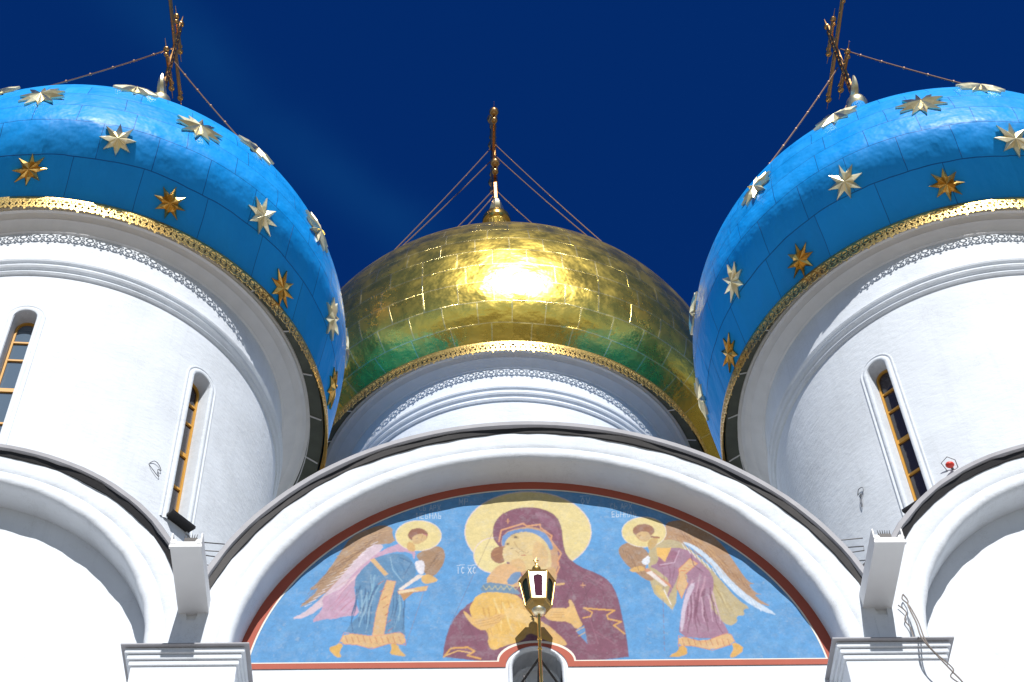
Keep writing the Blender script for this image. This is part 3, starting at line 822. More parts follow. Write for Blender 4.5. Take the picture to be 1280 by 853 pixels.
def line(p, w, col, al=1., reg=None):
    msk = np.zeros(U.shape, bool)
    for (ax, ay), (bx, by) in zip(p, p[1:]):
        x0, x1 = sorted((ax, bx)); y0, y1 = sorted((ay, by))
        m = (U > x0 - w - 1) & (U < x1 + w + 1) & (V > y0 - w - 1) & (V < y1 + w + 1)
        u = U[m] - ax; v = V[m] - ay; dx = bx - ax; dy = by - ay; q = max(dx * dx + dy * dy, 1e-9)
        t = np.clip((u * dx + v * dy) / q, 0, 1); d = np.hypot(u - t * dx, v - t * dy)
        a = msk[m]; a |= d < w / 2; msk[m] = a
    paint(msk, col, al, .06, reg)
def ell(c, rx, ry, n=40, rot=0): return [(c[0] + rx * math.cos(2 * PI * i / n) * math.cos(rot) - ry * math.sin(2 * PI * i / n) * math.sin(rot), c[1] + rx * math.cos(2 * PI * i / n) * math.sin(rot) + ry * math.sin(2 * PI * i / n) * math.cos(rot)) for i in range(n)]
GOLDC = (226, 184, 128); SKIN = (218, 182, 128); HALO = (236, 216, 150)
def outline(p, w, col, al=1.): line(list(p) + [p[0]], w, col, al)
def folds(base, tip, n, col, w=.7, al=.5):
    """hanging folds: curved strokes of uneven weight that gather at one end"""
    rf = random.Random(int(base[0][0] * 7 + tip[0][1] * 3))
    for i in range(n):
        t = min(1, max(0, (i + .5) / n + rf.uniform(-.25, .25) / n)); t2 = min(1, max(0, t + rf.uniform(-.35, .35) / n))
        a = (base[0][0] + (base[1][0] - base[0][0]) * t, base[0][1] + (base[1][1] - base[0][1]) * t)
        b = (tip[0][0] + (tip[1][0] - tip[0][0]) * t2, tip[0][1] + (tip[1][1] - tip[0][1]) * t2)
        dx, dy = b[0] - a[0], b[1] - a[1]; bow = rf.uniform(-.10, .10); s0 = rf.uniform(0, .25); s1 = rf.uniform(.7, 1)
        pp = []
        for k in range(9):
            q = s0 + (s1 - s0) * k / 8
            o = bow * math.sin(PI * q) + .018 * math.sin(9 * q + i)
            pp.append((a[0] + dx * q - dy * o, a[1] + dy * q + dx * o))
        ww = w * rf.uniform(.7, 1.9)
        line(pp[:6], ww * 1.15, col, min(1, al * .95)); line(pp[3:], ww * .7, col, min(1, al * .95))

# ---- bowing winged figure on the left
rg = 1
poly(A((610,205),(575,192),(520,200),(430,245),(395,300),(340,380),(300,430),(250,470),(310,455),(205,545),(262,520),(330,475),(400,420),(470,335),(540,278),(625,265),(608,235)), (178, 144, 112), 1, reg=rg)
folds(A((600, 210), (560, 262)), A((255, 468), (215, 545)), 6, (140, 100, 70))
folds(A((560, 215), (520, 270)), A((340, 400), (320, 470)), 5, (205, 165, 115))
poly(A((565,272),(520,275),(460,330),(400,400),(330,480),(240,560),(175,590),(250,582),(340,515),(420,440),(500,355),(570,292)), (222, 200, 212), 1, reg=rg)
folds(A((500, 330), (540, 300)), A((200, 580), (230, 570)), 4, (214, 170, 170), .6)
poly(A((640,268),(560,300),(500,345),(440,400),(400,455),(350,480),(310,500),(320,540),(258,608),(330,585),(350,592),(400,578),(472,572),(455,520),(445,430),(520,345),(600,305),(690,305),(700,345),(708,300),(665,270)), (204, 164, 190), 1, reg=rg)
folds(A((440, 420), (460, 520)), A((290, 590), (400, 575)), 5, (196, 120, 140), .9)
folds(A((470, 400), (520, 350)), A((330, 520), (380, 480)), 4, (242, 205, 212), .9)
poly(A((540,325),(640,308),(682,330),(712,380),(695,430),(640,452),(655,540),(664,692),(560,655),(400,652),(440,600),(470,570),(465,510),(445,430),(470,390),(510,350)), (92, 142, 184), 1, reg=rg)
folds(A((460, 440), (560, 420)), A((420, 640), (520, 650)), 6, (54, 98, 142), 1.5, .8); folds(A((470, 450), (540, 440)), A((440, 620), (500, 640)), 4, (150, 190, 216), 1.5, .7)
folds(A((620, 440), (650, 460)), A((590, 640), (655, 660)), 4, (58, 104, 146), 1.2, .8); folds(A((625, 450), (645, 460)), A((600, 640), (645, 650)), 2, (146, 188, 214), 1.2, .7)
folds(A((500, 380), (580, 420)), A((470, 560), (540, 520)), 3, (140, 186, 212), 1.6, .6)
folds(A((590, 330), (640, 340)), A((640, 430), (690, 400)), 3, (72, 124, 168), 1, .7)
poly(A((512,338),(532,332),(592,400),(575,407)), GOLDC, 0, reg=rg)
poly(A((585,425),(622,430),(592,540),(572,658),(524,658),(540,560),(560,490)), GOLDC, 0, reg=rg)
outline(A((585,425),(622,430),(592,540),(572,658),(524,658),(540,560),(560,490)), .7, (232, 150, 110))
for i in range(7): line(A((548 + (6 - i) * 7, 640 - i * 33), (572 + (6 - i) * 6, 625 - i * 33)), .7, (190, 96, 60))
poly(A((405,646),(520,660),(570,655),(640,643),(662,660),(662,697),(600,690),(520,714),(460,697),(383,692)), GOLDC, 1, reg=rg)
outline(A((405,646),(520,660),(570,655),(640,643),(662,660),(662,697),(600,690),(520,714),(460,697),(383,692)), .7, (228, 140, 110))
for i in range(10): line(A((410 + i * 25, 662), (420 + i * 25, 688)), .7, (190, 96, 60))
poly(A((385,688),(402,700),(385,725),(396,752),(370,750),(335,710),(368,700)), (228, 180, 90), 1, reg=rg)
poly(A((600,690),(632,695),(640,720),(672,746),(640,744),(594,736),(605,715)), (228, 180, 90), 1, reg=rg)
poly(A((735,300),(790,278),(825,290),(832,330),(812,380),(780,412),(745,402),(730,350),(704,320)), (170, 134, 100), 2, reg=rg)
folds(A((800, 290), (825, 330)), A((745, 370), (770, 405)), 4, (130, 98, 76))
poly(A((700,345),(740,338),(746,372),(735,407),(710,385)), (236, 232, 240), 1, reg=rg)
poly(A((718,400),(742,405),(640,472),(634,462)), (240, 226, 216), 0, reg=rg)
poly(A((630,470),(758,448),(752,468),(636,484)), (240, 216, 176), 0, reg=rg)
outline(A((630,470),(758,448),(752,468),(636,484)), .6, (206, 120, 96))
poly(A((640,480),(702,472),(655,512)), (196, 144, 88), 0, reg=rg)
poly(A((733,405),(760,398),(802,420),(792,432),(750,442),(728,428)), (232, 186, 110), 1, reg=rg)
poly(A((700,455),(758,448),(748,468),(705,470)), (232, 186, 110), 1, reg=rg)
paint(inpoly(ell(A((718, 237))[0], 28.5, 18.8), .2), HALO, 1, .08, rg); outline(ell(A((718, 237))[0], 28.7, 18.9), .9, (238, 220, 214))
poly(A((672,262),(700,268),(708,306),(668,300)), (220, 178, 112), 1, reg=rg)
paint(inpoly(ell(A((716, 234))[0], 12.5, 8.6)), (150, 96, 72), 1, .15, rg)
poly(A((690,240),(735,225),(756,240),(745,258),(715,275),(692,270)), SKIN, 2, reg=rg)
line(A((736, 236), (728, 258)), .6, (170, 120, 76), .8); line(A((706, 250), (716, 246)), .7, (120, 80, 60), .8); line(A((738, 230), (756, 236)), 1, (206, 130, 140))
line(A((742, 468), (664, 702)), .55, (150, 120, 120), .8)

# ---- bowing winged figure on the right
rg = 2
poly(Cc((240,182),(300,170),(360,180),(430,225),(490,285),(520,330),(560,390),(590,430),(622,442),(590,440),(620,478),(656,486),(612,484),(650,515),(692,536),(620,520),(560,470),(500,410),(440,345),(380,300),(320,268),(250,268),(205,245),(245,225)), (184, 144, 106), 1, reg=rg)
folds(Cc((300, 190), (270, 255)), Cc((680, 532), (560, 455)), 6, (150, 104, 66))
folds(Cc((330, 200), (300, 250)), Cc((560, 410), (480, 380)), 5, (216, 170, 112))
poly(Cc((305,262),(350,270),(410,308),(470,368),(520,428),(600,498),(725,576),(650,557),(560,502),(480,424),(430,352),(360,292)), (206, 224, 244), 1, reg=rg)
poly(Cc((200,258),(290,252),(350,300),(420,360),(480,430),(540,500),(602,545),(570,545),(577,575),(540,575),(547,600),(510,622),(450,572),(400,482),(300,392),(282,562),(240,520),(180,470),(165,300)), (196, 178, 134), 1, reg=rg)
folds(Cc((400, 380), (440, 440)), Cc((500, 600), (570, 550)), 5, (172, 146, 86), .9)
folds(Cc((430, 420), (470, 460)), Cc((480, 570), (540, 570)), 3, (226, 208, 156), 1)
poly(Cc((208,288),(330,288),(382,340),(442,400),(447,460),(420,530),(480,590),(517,662),(420,672),(298,662),(305,590),(320,500),(342,420),(310,370),(282,442),(240,522),(267,430),(205,380),(172,366),(215,350)), (168, 124, 148), 1, reg=rg)
folds(Cc((330, 480), (440, 440)), Cc((310, 650), (500, 650)), 8, (128, 72, 98), 1.2, .8); folds(Cc((340, 470), (430, 450)), Cc((330, 640), (490, 640)), 5, (214, 176, 196), 1.3, .7)
folds(Cc((350, 400), (430, 410)), Cc((330, 540), (400, 520)), 3, (206, 160, 178), 1.2, .7)
poly(Cc((342,440),(372,436),(332,520),(316,640),(303,640),(310,540)), (222, 206, 224), 1, al=.85, reg=rg)
poly(Cc((230,300),(290,300),(300,330),(250,370),(200,368)), (160, 104, 128), 1, reg=rg)
folds(Cc((215, 350), (290, 320)), Cc((230, 500), (280, 440)), 3, (140, 86, 110), .9, .7)
poly(Cc((203,288),(267,288),(240,347),(208,322)), (240, 190, 100), 0, reg=rg)
poly(Cc((298,378),(345,333),(377,355),(322,402),(337,440),(310,502),(288,452),(300,410)), GOLDC, 0, reg=rg)
outline(Cc((298,378),(345,333),(377,355),(322,402),(337,440),(310,502),(288,452),(300,410)), .7, (226, 130, 80))
for i in range(4): line(Cc((305 + i * 16, 385 - i * 12), (330 + i * 12, 385 - i * 10)), .7, (220, 130, 70))
poly(Cc((298,658),(400,685),(500,648),(520,655),(537,690),(440,720),(360,702),(296,702)), GOLDC, 1, reg=rg)
outline(Cc((298,658),(400,685),(500,648),(520,655),(537,690),(440,720),(360,702),(296,702)), .7, (226, 140, 100))
for i in range(9): line(Cc((312 + i * 24, 672 + (4 if 2 < i < 6 else 0)), (322 + i * 24, 700)), .7, (190, 96, 60))
poly(Cc((300,700),(332,705),(336,742),(258,752),(262,740),(295,725)), (228, 176, 86), 1, reg=rg)
poly(Cc((520,690),(547,690),(577,715),(537,750),(508,750),(530,715)), (228, 176, 86), 1, reg=rg)
poly(Cc((58,277),(85,263),(150,285),(177,320),(177,350),(150,372),(202,420),(170,432),(108,386),(68,350),(38,300)), (172, 134, 100), 2, reg=rg)
folds(Cc((60, 290), (110, 280)), Cc((110, 380), (160, 350)), 4, (134, 98, 72))
poly(Cc((138,342),(177,318),(177,357),(150,362)), (228, 234, 244), 1, reg=rg)
poly(Cc((148,380),(166,373),(262,440),(268,458)), (216, 148, 110), 0, reg=rg)
poly(Cc((160,392),(182,385),(252,447),(240,452)), (238, 226, 220), 0, reg=rg)
poly(Cc((205,440),(235,462),(272,532),(222,492),(195,460)), (218, 190, 120), 1, reg=rg)
line(Cc((236, 466), (266, 528)), 1.2, (240, 236, 232))
poly(Cc((88,380),(130,363),(154,368),(154,388),(100,392)), (228, 180, 104), 1, reg=rg)
paint(inpoly(ell(Cc((152, 222))[0], 27.6, 18.6), .2), HALO, 1, .08, rg); outline(ell(Cc((152, 222))[0], 27.8, 18.7), .9, (238, 226, 214))
poly(Cc((165,258),(205,240),(215,262),(172,306)), (206, 170, 104), 1, reg=rg)
paint(inpoly(ell(Cc((150, 216))[0], 13.5, 8.4)), (160, 108, 76), 1, .15, rg)
line(Cc((160, 240), (215, 245)), 2.4, (160, 108, 76))
poly(Cc((112,232),(150,215),(178,228),(180,252),(150,268),(124,250)), SKIN, 2, reg=rg)
line(Cc((130, 238), (140, 234)), .7, (120, 80, 60), .8); line(Cc((118, 236), (130, 250)), .6, (176, 126, 80), .8)
line(Cc((232, 500), (238, 722)), .55, (140, 96, 110), .8)

# ---- large half figure with a child, in the middle
rg = 3
paint(inpoly(ell(B((405, 222))[0], 78.6, 50.2), .2), HALO, 1, .09, rg); outline(ell(B((405, 222))[0], 79, 50.4), 1.3, (236, 216, 206))
paint(inpoly(ell(B((262, 320))[0], 25.5, 22), .2), (240, 222, 156), 1, .06, rg); outline(ell(B((262, 320))[0], 25.6, 22.1), 1.2, (238, 216, 210))
MAR = (134, 78, 100)
mant = B((257,230),(260,190),(288,150),(340,125),(405,116),(470,125),(525,153),(548,208),(550,260),(566,325),(620,368),(700,398),(750,430),(782,490),(802,580),(822,680),(832,770),(44,770),(55,680),(82,600),(132,540),(200,495),(300,430),(320,320),(262,262))
poly(mant, MAR, 1, reg=rg, var=.2); outline(smoothpts(mant[:20], 1)[:-2], .8, (110, 60, 84), .5)
poly(B((430,130),(500,150),(535,210),(540,270),(500,210),(440,160)), (158, 104, 128), 2, al=.55)
for a, b, c_ in (((560, 340), (640, 430), (680, 620)), ((620, 380), (720, 470), (770, 700)), ((600, 420), (560, 520), (540, 540)), ((700, 410), (640, 500), (650, 560)), ((100, 600), (130, 660), (110, 720)), ((170, 530), (150, 600), (190, 700)), ((560, 700), (640, 720), (720, 760)), ((540, 340), (560, 420), (600, 480))):
    line(B(a, b, c_), 1.0, (104, 56, 76), .55); 
for a, b in (((640, 400), (730, 450)), ((690, 640), (780, 700)), ((660, 570), (700, 690)), ((300, 140), (290, 190)), ((470, 640), (560, 740))):
    line(B(a, b), 1.3, (166, 108, 128), .5)
# faces, veil lining
poly(B((290,285),(298,225),(390,196),(460,206),(505,250),(535,310),(530,380),(500,420),(450,440),(400,430),(380,400),(330,330)), (206, 160, 120), 1)
poly(B((292,278),(300,226),(392,203),(470,219),(497,252),(512,290),(498,300),(440,240),(380,228),(320,245),(304,282)), (110, 150, 205), 1)
poly(B((302,276),(322,240),(380,218),(440,228),(488,270),(506,330),(500,390),(440,408),(386,380),(330,318)), (230, 202, 140), 2)
poly(B((430,250),(480,280),(495,340),(470,380),(420,350)), (222, 178, 120), 2, al=.6)
poly(B((450,395),(510,360),(530,400),(520,440),(440,440)), (214, 172, 114), 2)
line(B((282, 262), (292, 214), (384, 186), (400, 197), (456, 190), (458, 204), (505, 238), (500, 256), (545, 312), (530, 345), (536, 372), (522, 402)), 2.0, (226, 160, 110))
paint(inpoly(ell(B((350, 243))[0], 5, 2.6, rot=.25)), (206, 176, 120), 1); paint(inpoly(ell(B((352, 244))[0], 2, 1.4)), (96, 76, 60), .9)
line(B((332, 236), (352, 226), (376, 226)), .7, (150, 112, 74), .8)
paint(inpoly(ell(B((318, 272))[0], 3.4, 2)), (206, 176, 120), 1); paint(inpoly(ell(B((319, 272))[0], 1.5, 1.1)), (100, 80, 66), .9)
line(B((345, 262), (362, 290), (400, 312), (408, 304)), .7, (176, 132, 82), .8); line(B((378, 316), (394, 320)), 1.1, (190, 96, 86), .9)
# child
poly(B((244,322),(256,292),(288,280),(316,286),(312,320),(306,348),(285,356),(258,346)), (160, 108, 74), 2); line(B((262, 300), (284, 292)), .8, (196, 146, 96), .7); line(B((258, 320), (284, 312)), .8, (196, 146, 96), .7)
poly(B((300,285),(340,278),(376,300),(392,322),(372,345),(330,350),(306,345),(296,318)), (232, 206, 150), 2)
line(B((330, 292), (344, 290)), .8, (110, 84, 66), .8); line(B((352, 300), (366, 312)), .6, (176, 132, 82), .8); line(B((376, 320), (388, 320)), 1.0, (184, 96, 80), .8)
poly(B((330,340),(380,330),(400,380),(370,395),(325,370)), (226, 186, 128), 1)
poly(B((245,400),(270,365),(320,350),(370,380),(385,450),(340,455),(235,445),(228,420)), (228, 182, 128), 2)
poly(B((196,470),(225,432),(300,440),(345,452),(380,488),(330,480),(250,478)), (112, 146, 176), 1)
poly(B((308,440),(342,388),(384,392),(350,446)), (112, 146, 186), 1)
for k_ in range(6): line(B((215 + k_ * 25, 448), (228 + k_ * 25, 466), (240 + k_ * 25, 450)), .8, (216, 200, 130), .9)
gr = B((160,530),(198,476),(300,476),(375,490),(400,560),(450,588),(522,648),(572,690),(560,706),(480,682),(410,640),(384,682),(300,702),(262,724),(235,702),(238,640),(182,602),(160,566))
poly(gr, (238, 192, 98), 2)
folds(B((200, 500), (380, 500)), B((240, 700), (400, 600)), 7, (206, 150, 70), 1, .7)
folds(B((240, 490), (370, 520)), B((260, 660), (440, 620)), 4, (248, 222, 150), 1.2, .7)
poly(B((470,600),(520,640),(572,690),(560,706),(500,676),(460,640)), (228, 182, 110), 1)
poly(B((128,552),(145,560),(170,585),(225,588),(290,560),(312,575),(262,618),(215,640),(180,622),(150,592)), (234, 188, 112), 1)
for k_ in range(3): line(B((180 + k_ * 12, 602 + k_ * 8), (240 + k_ * 22, 590 + k_ * 6), (290, 570 + k_ * 9)), .7, (196, 144, 80), .8)
poly(B((300,540),(400,545),(450,600),(390,610),(310,580)), (242, 204, 130), 2)
poly(B((465,552),(520,540),(582,545),(574,506),(592,510),(622,590),(638,612),(610,636),(580,600),(520,598),(480,590)), (234, 190, 118), 1)
for k_ in range(3): line(B((500, 560 + k_ * 11), (560, 562 + k_ * 9)), .6, (196, 144, 84), .8)
poly(B((604,638),(642,614),(655,692),(632,668)), (96, 150, 206), 0); line(B((608, 640), (642, 622)), 1, (226, 180, 100)); line(B((620, 660), (646, 645)), 1, (226, 180, 100))
poly(B((520,440),(560,435),(562,444),(525,448)), (226, 180, 110), 1)
line(B((640, 542), (690, 547), (770, 552), (738, 572), (742, 588), (798, 600), (766, 616), (782, 626), (812, 650)), 2.0, (226, 168, 84))
line(B((640, 542), (676, 560), (668, 578), (636, 584)), 1.6, (226, 168, 84))
line(B((50, 748), (80, 712), (150, 708), (180, 724), (150, 742), (204, 756)), 2.2, (226, 168, 84)); line(B((60, 742), (110, 722), (160, 730)), 1.4, (240, 190, 110))
for q in ((320, 176), (636, 446)): line(B((q[0] - 9, q[1]), (q[0] + 9, q[1])), 1, (222, 160, 110)); line(B((q[0], q[1] - 9), (q[0], q[1] + 9)), 1, (222, 160, 110))
def feathers(p, q, n, ln, col, w=.8):
    for i in range(n):
        t = i / n; a = (p[0] + (q[0] - p[0]) * t, p[1] + (q[1] - p[1]) * t)
        dx, dy = q[0] - p[0], q[1] - p[1]; d = math.hypot(dx, dy); dx /= d; dy /= d
        line([a, (a[0] + dx * ln - dy * ln * .35, a[1] + dy * ln + dx * ln * .35)], w, col, .85)
feathers(A((548, 262))[0], A((250, 540))[0], 16, 9, (244, 234, 238)); feathers(A((560, 225))[0], A((300, 450))[0], 14, 11, (134, 96, 68), .7); feathers(A((590, 215))[0], A((380, 330))[0], 10, 8, (206, 170, 130), .7)
feathers(Cc((310, 268))[0], Cc((650, 545))[0], 16, 9, (244, 246, 250)); feathers(Cc((300, 210))[0], Cc((600, 450))[0], 14, 11, (146, 98, 62), .7); feathers(Cc((270, 230))[0], Cc((500, 400))[0], 10, 8, (214, 172, 124), .7)
feathers(A((820, 300))[0], A((745, 400))[0], 7, 5, (126, 92, 70), .7); feathers(Cc((60, 290))[0], Cc((150, 400))[0], 7, 5, (126, 92, 70), .7)
line(A((706, 350), (722, 360), (712, 368), (728, 376), (716, 384), (732, 392)), 1.1, (250, 248, 250)); line(Cc((170, 322), (156, 334), (170, 338), (154, 350), (168, 354)), 1.1, (250, 248, 250))
for q_, c_ in ((A((640, 330), (690, 350), (660, 400)), (58, 104, 148)), (A((600, 330), (610, 380), (650, 430)), (150, 190, 216)), (Cc((300, 300), (280, 350), (220, 360)), (214, 180, 200)), (Cc((350, 320), (360, 360), (400, 390)), (120, 66, 92))):
    line(q_, 1.4, c_, .8)
# ---- inscriptions
GL = {'I': [[(.5, 0), (.5, 1)]], 'C': [[(.9, .15), (.5, 0), (.1, .3), (.1, .7), (.5, 1), (.9, .85)]], 'X': [[(0, 0), (1, 1)], [(1, 0), (0, 1)]],
      'M': [[(0, 1), (0, 0), (.5, .7), (1, 0), (1, 1)]], 'P': [[(0, 1), (0, 0), (.8, .05), (.8, .45), (0, .5)]], 'O': [[(.5, 0), (.05, .5), (.5, 1), (.95, .5), (.5, 0)]],
      'A': [[(0, 1), (.5, 0), (1, 1)], [(.25, .65), (.75, .65)]], 'H': [[(0, 0), (0, 1)], [(1, 0), (1, 1)], [(0, .5), (1, .5)]], 'L': [[(0, 1), (.5, 0), (1, 1)]],
      'E': [[(.9, 0), (0, 0), (0, 1), (.9, 1)], [(0, .5), (.7, .5)]], 'b': [[(0, 0), (0, 1), (.8, .95), (.8, .55), (0, .5)]], 'V': [[(0, 0), (.5, 1), (1, 0)]], '~': [[(0, -.25), (1, -.35)]], 'G': [[(.9, 0), (.1, 0), (.1, 1)]]}
def text(s, x, y, w, h, gap, col=(214, 226, 236), al=.75, lw=.85):
    for ch in s:
        if ch != ' ':
            for st in GL[ch]: line([(x + px * w, y + py * h) for px, py in st], lw, col, al)
        x += w + gap
# grime, hairline wear
wear = (noise2(3, 11) + noise2(1, 12)) > .62
paint(wear, (200, 205, 205), .18, 0)
def blur(a, n):
    for _ in range(n):
        p = np.pad(a, ((1, 1), (1, 1), (0, 0)), mode='edge')
        a = (p[:-2, 1:-1] + p[2:, 1:-1] + p[1:-1, :-2] + p[1:-1, 2:] + 2 * p[1:-1, 1:-1]) / 6
    return a
# brushwork: the pigment is laid in strokes that slant with the figures, thin in places
st_u = X[None, :] * 1.0 + ZZ * .55; st_v = ZZ - X[None, :] * .3
strokes = np.sin(st_u * 95 + NO * 26) * .5 + np.sin(st_v * 60 + st_u * 33 + NO * 30) * .5
IMG = blur(IMG, 1)
soft = blur(IMG, 14)
fig = (REG > 0)[..., None]
IMG = np.where(fig, IMG * .92 + soft * .08, IMG)
IMG *= (1 + .03 * strokes + .11 * noise2(6, 21) + .12 * noise2(1.6, 22))[..., None]
pale = np.clip(noise2(.9, 31) * 1.2 + noise2(3.5, 32) * .8 + .12, 0, 1)[..., None]
IMG = IMG * (1 - .15 * pale) + lin((205, 212, 218)) * .15 * pale
IMG = IMG * .93 + lin((170, 180, 190)) * .07
text('IC', 571, 709.5, 3.6, 8, 2.0, (224, 232, 240), .8); text('XC', 585, 709.5, 4.2, 8, 1.8, (224, 232, 240), .8); line([(571, 707.5), (581, 706.8)], .7, (224, 232, 240), .7); line([(585, 707.5), (596, 706.8)], .7, (224, 232, 240), .7)
text('MP', 574, 624, 4.5, 8, 2.2, al=.55); line([(573, 622), (588, 621)], .7, (214, 226, 236), .5)
text('OV', 726, 623, 4.5, 8, 2.2, al=.55); line([(725, 621), (740, 620.5)], .7, (214, 226, 236), .5)
text('Cb', 524, 632, 3.6, 7, 1.6, al=.5); text('APX', 537, 632, 3.6, 7, 1.4, al=.5); text('HEbHLb', 521, 642, 3.6, 7, 1.8, al=.65)
text('Cb', 763, 630, 3.6, 7, 1.6, al=.5); text('APX', 776, 630, 3.6, 7, 1.4, al=.5); text('EbHHLb', 765, 640, 3.6, 7, 1.8, al=.65)
for i_ in range(26):      # hairline cracks in the plaster
    x_ = random.uniform(330, 1010); y_ = random.uniform(640, 815); pp = [(x_, y_)]
    for k_ in range(random.randint(4, 10)): pp.append((pp[-1][0] + random.uniform(-5, 6), pp[-1][1] + random.uniform(-3.5, 5)))
    line(pp, .45, (90, 100, 120), .22)
IMG = np.clip(IMG, .004, .9)

mural = empty('mural', (0, 0, ZF))
tag(mural, 'painted mural on blue of a haloed woman holding a child between two bowing angels', 'mural')
def mural_mat():
    m, nt, b = mat('fresco_paint')
    at = N(nt, 'ShaderNodeAttribute'); at.attribute_name = 'paint'
    g = N(nt, 'ShaderNodeNewGeometry'); n = N(nt, 'ShaderNodeTexNoise'); n.inputs['Scale'].default_value = 26; n.inputs['Detail'].default_value = 6; L(nt, g.outputs['Position'], n.inputs['Vector'])
    mr = N(nt, 'ShaderNodeMapRange'); mr.inputs['To Min'].default_value = .9; mr.inputs['To Max'].default_value = 1.1; L(nt, n.outputs['Fac'], mr.inputs['Value'])
    vm = N(nt, 'ShaderNodeVectorMath', operation='SCALE'); L(nt, at.outputs['Color'], vm.inputs[0]); L(nt, mr.outputs['Result'], vm.inputs['Scale'])
    L(nt, vm.outputs['Vector'], b.inputs['Base Color']); b.inputs['Roughness'].default_value = .8; b.inputs['Specular IOR Level'].default_value = .25
    n2 = N(nt, 'ShaderNodeTexNoise'); n2.inputs['Scale'].default_value = 6; n2.inputs['Detail'].default_value = 5; L(nt, g.outputs['Position'], n2.inputs['Vector'])
    bp = N(nt, 'ShaderNodeBump'); bp.inputs['Strength'].default_value = .15; bp.inputs['Distance'].default_value = .03; L(nt, n2.outputs['Fac'], bp.inputs['Height']); L(nt, bp.outputs['Normal'], b.inputs['Normal'])
    return m
M['fresco'] = mural_mat()
# clip to the half round and keep clear of the niche
XC = (XX[:-1, :-1] + XX[1:, 1:]) / 2; ZC = (ZZ[:-1, :-1] + ZZ[1:, 1:]) / 2
keep = (np.hypot(XC, ZC - ZF) < 4.03) & (ZC > 16.86) & ~((((XC - NX) / .49) ** 2 + ((ZC - 16.86) / .33) ** 2) < 1)
RC = REG[:-1, :-1]
idx = np.arange((nz + 1) * (nx + 1)).reshape(nz + 1, nx + 1)
for rgid, nm in ((0, 'painted_sky_field'), (1, 'painted_angel'), (2, 'painted_angel'), (3, 'painted_woman_and_child')):
    k = keep & (RC == rgid)
    q = np.stack([idx[:-1, :-1][k], idx[:-1, 1:][k], idx[1:, 1:][k], idx[1:, :-1][k]], 1)
    used, inv = np.unique(q, return_inverse=True); inv = inv.reshape(q.shape)
    me = bpy.data.meshes.new(nm)
    co_ = np.stack([XX.ravel()[used], np.full(len(used), -.008), ZZ.ravel()[used] - ZF], 1).astype(np.float32)
    me.vertices.add(len(used)); me.vertices.foreach_set('co', co_.ravel())
    me.loops.add(q.size); me.loops.foreach_set('vertex_index', inv.ravel().astype(np.int32))
    me.polygons.add(len(q)); me.polygons.foreach_set('loop_start', np.arange(0, q.size, 4, dtype=np.int32)); 
    me.update(calc_edges=True); me.validate()
    ca = me.color_attributes.new('paint', 'FLOAT_COLOR', 'POINT')
    cc = np.ones((len(used), 4), np.float32); cc[:, :3] = IMG.reshape(-1, 3)[used]
    ca.data.foreach_set('color', cc.ravel())
    me.materials.append(M['fresco'])
    o = bpy.data.objects.new(nm, me); COL.objects.link(o); o.parent = mural
    if rgid == 1: o['label'] = 'angel in blue robe bowing to the right'
    if rgid == 2: o['label'] = 'angel in pink robe bowing to the left'
# border band and cream line
m = MB()
def strip(r0, r1, y, aa0=0, aa1=180, n=100):
    vs = []
    for i in range(n + 1):
        a = R(aa0 + (aa1 - aa0) * i / n)
        for r in (r0, r1): vs.append((r * math.cos(a), y, ZF + r * math.sin(a)))
    return vs, [(2 * i, 2 * i + 1, 2 * i + 3, 2 * i + 2) for i in range(n)]
ang = 5.6
m.add(*strip(4.0, 4.165, -.014, ang, 180 - ang, 120))
def bump_path(hw, hh, zb, x1, n=20):
    p = [(-x1, zb), (NX - hw, zb)] + [(NX + hw * math.cos(PI - PI * i / n), zb + hh * math.sin(PI - PI * i / n)) for i in range(1, n)] + [(NX + hw, zb), (x1, zb)]
    return p
up_ = bump_path(.515, .345, 16.875, 4.16); lo_ = bump_path(.425, .385, 16.775, 4.16)
m.add([(x, -.014, z) for x, z in up_] + [(x, -.014, z) for x, z in lo_], [(i, i + 1, len(up_) + i + 1, len(up_) + i) for i in range(len(up_) - 1)])
m.build('painted_border', M['border'], mural, smooth=False)
m = MB()
m.add(*strip(3.975, 4.0, -.011, ang, 180 - ang, 120))
u2 = bump_path(.54, .37, 16.895, 3.98)
m.add([(x, -.0115, z) for x, z in u2] + [(x, -.0115, z) for x, z in up_], [(i, i + 1, len(u2) + i + 1, len(u2) + i) for i in range(len(u2) - 1)])
m.build('border_line', M['cream'], mural, smooth=False)

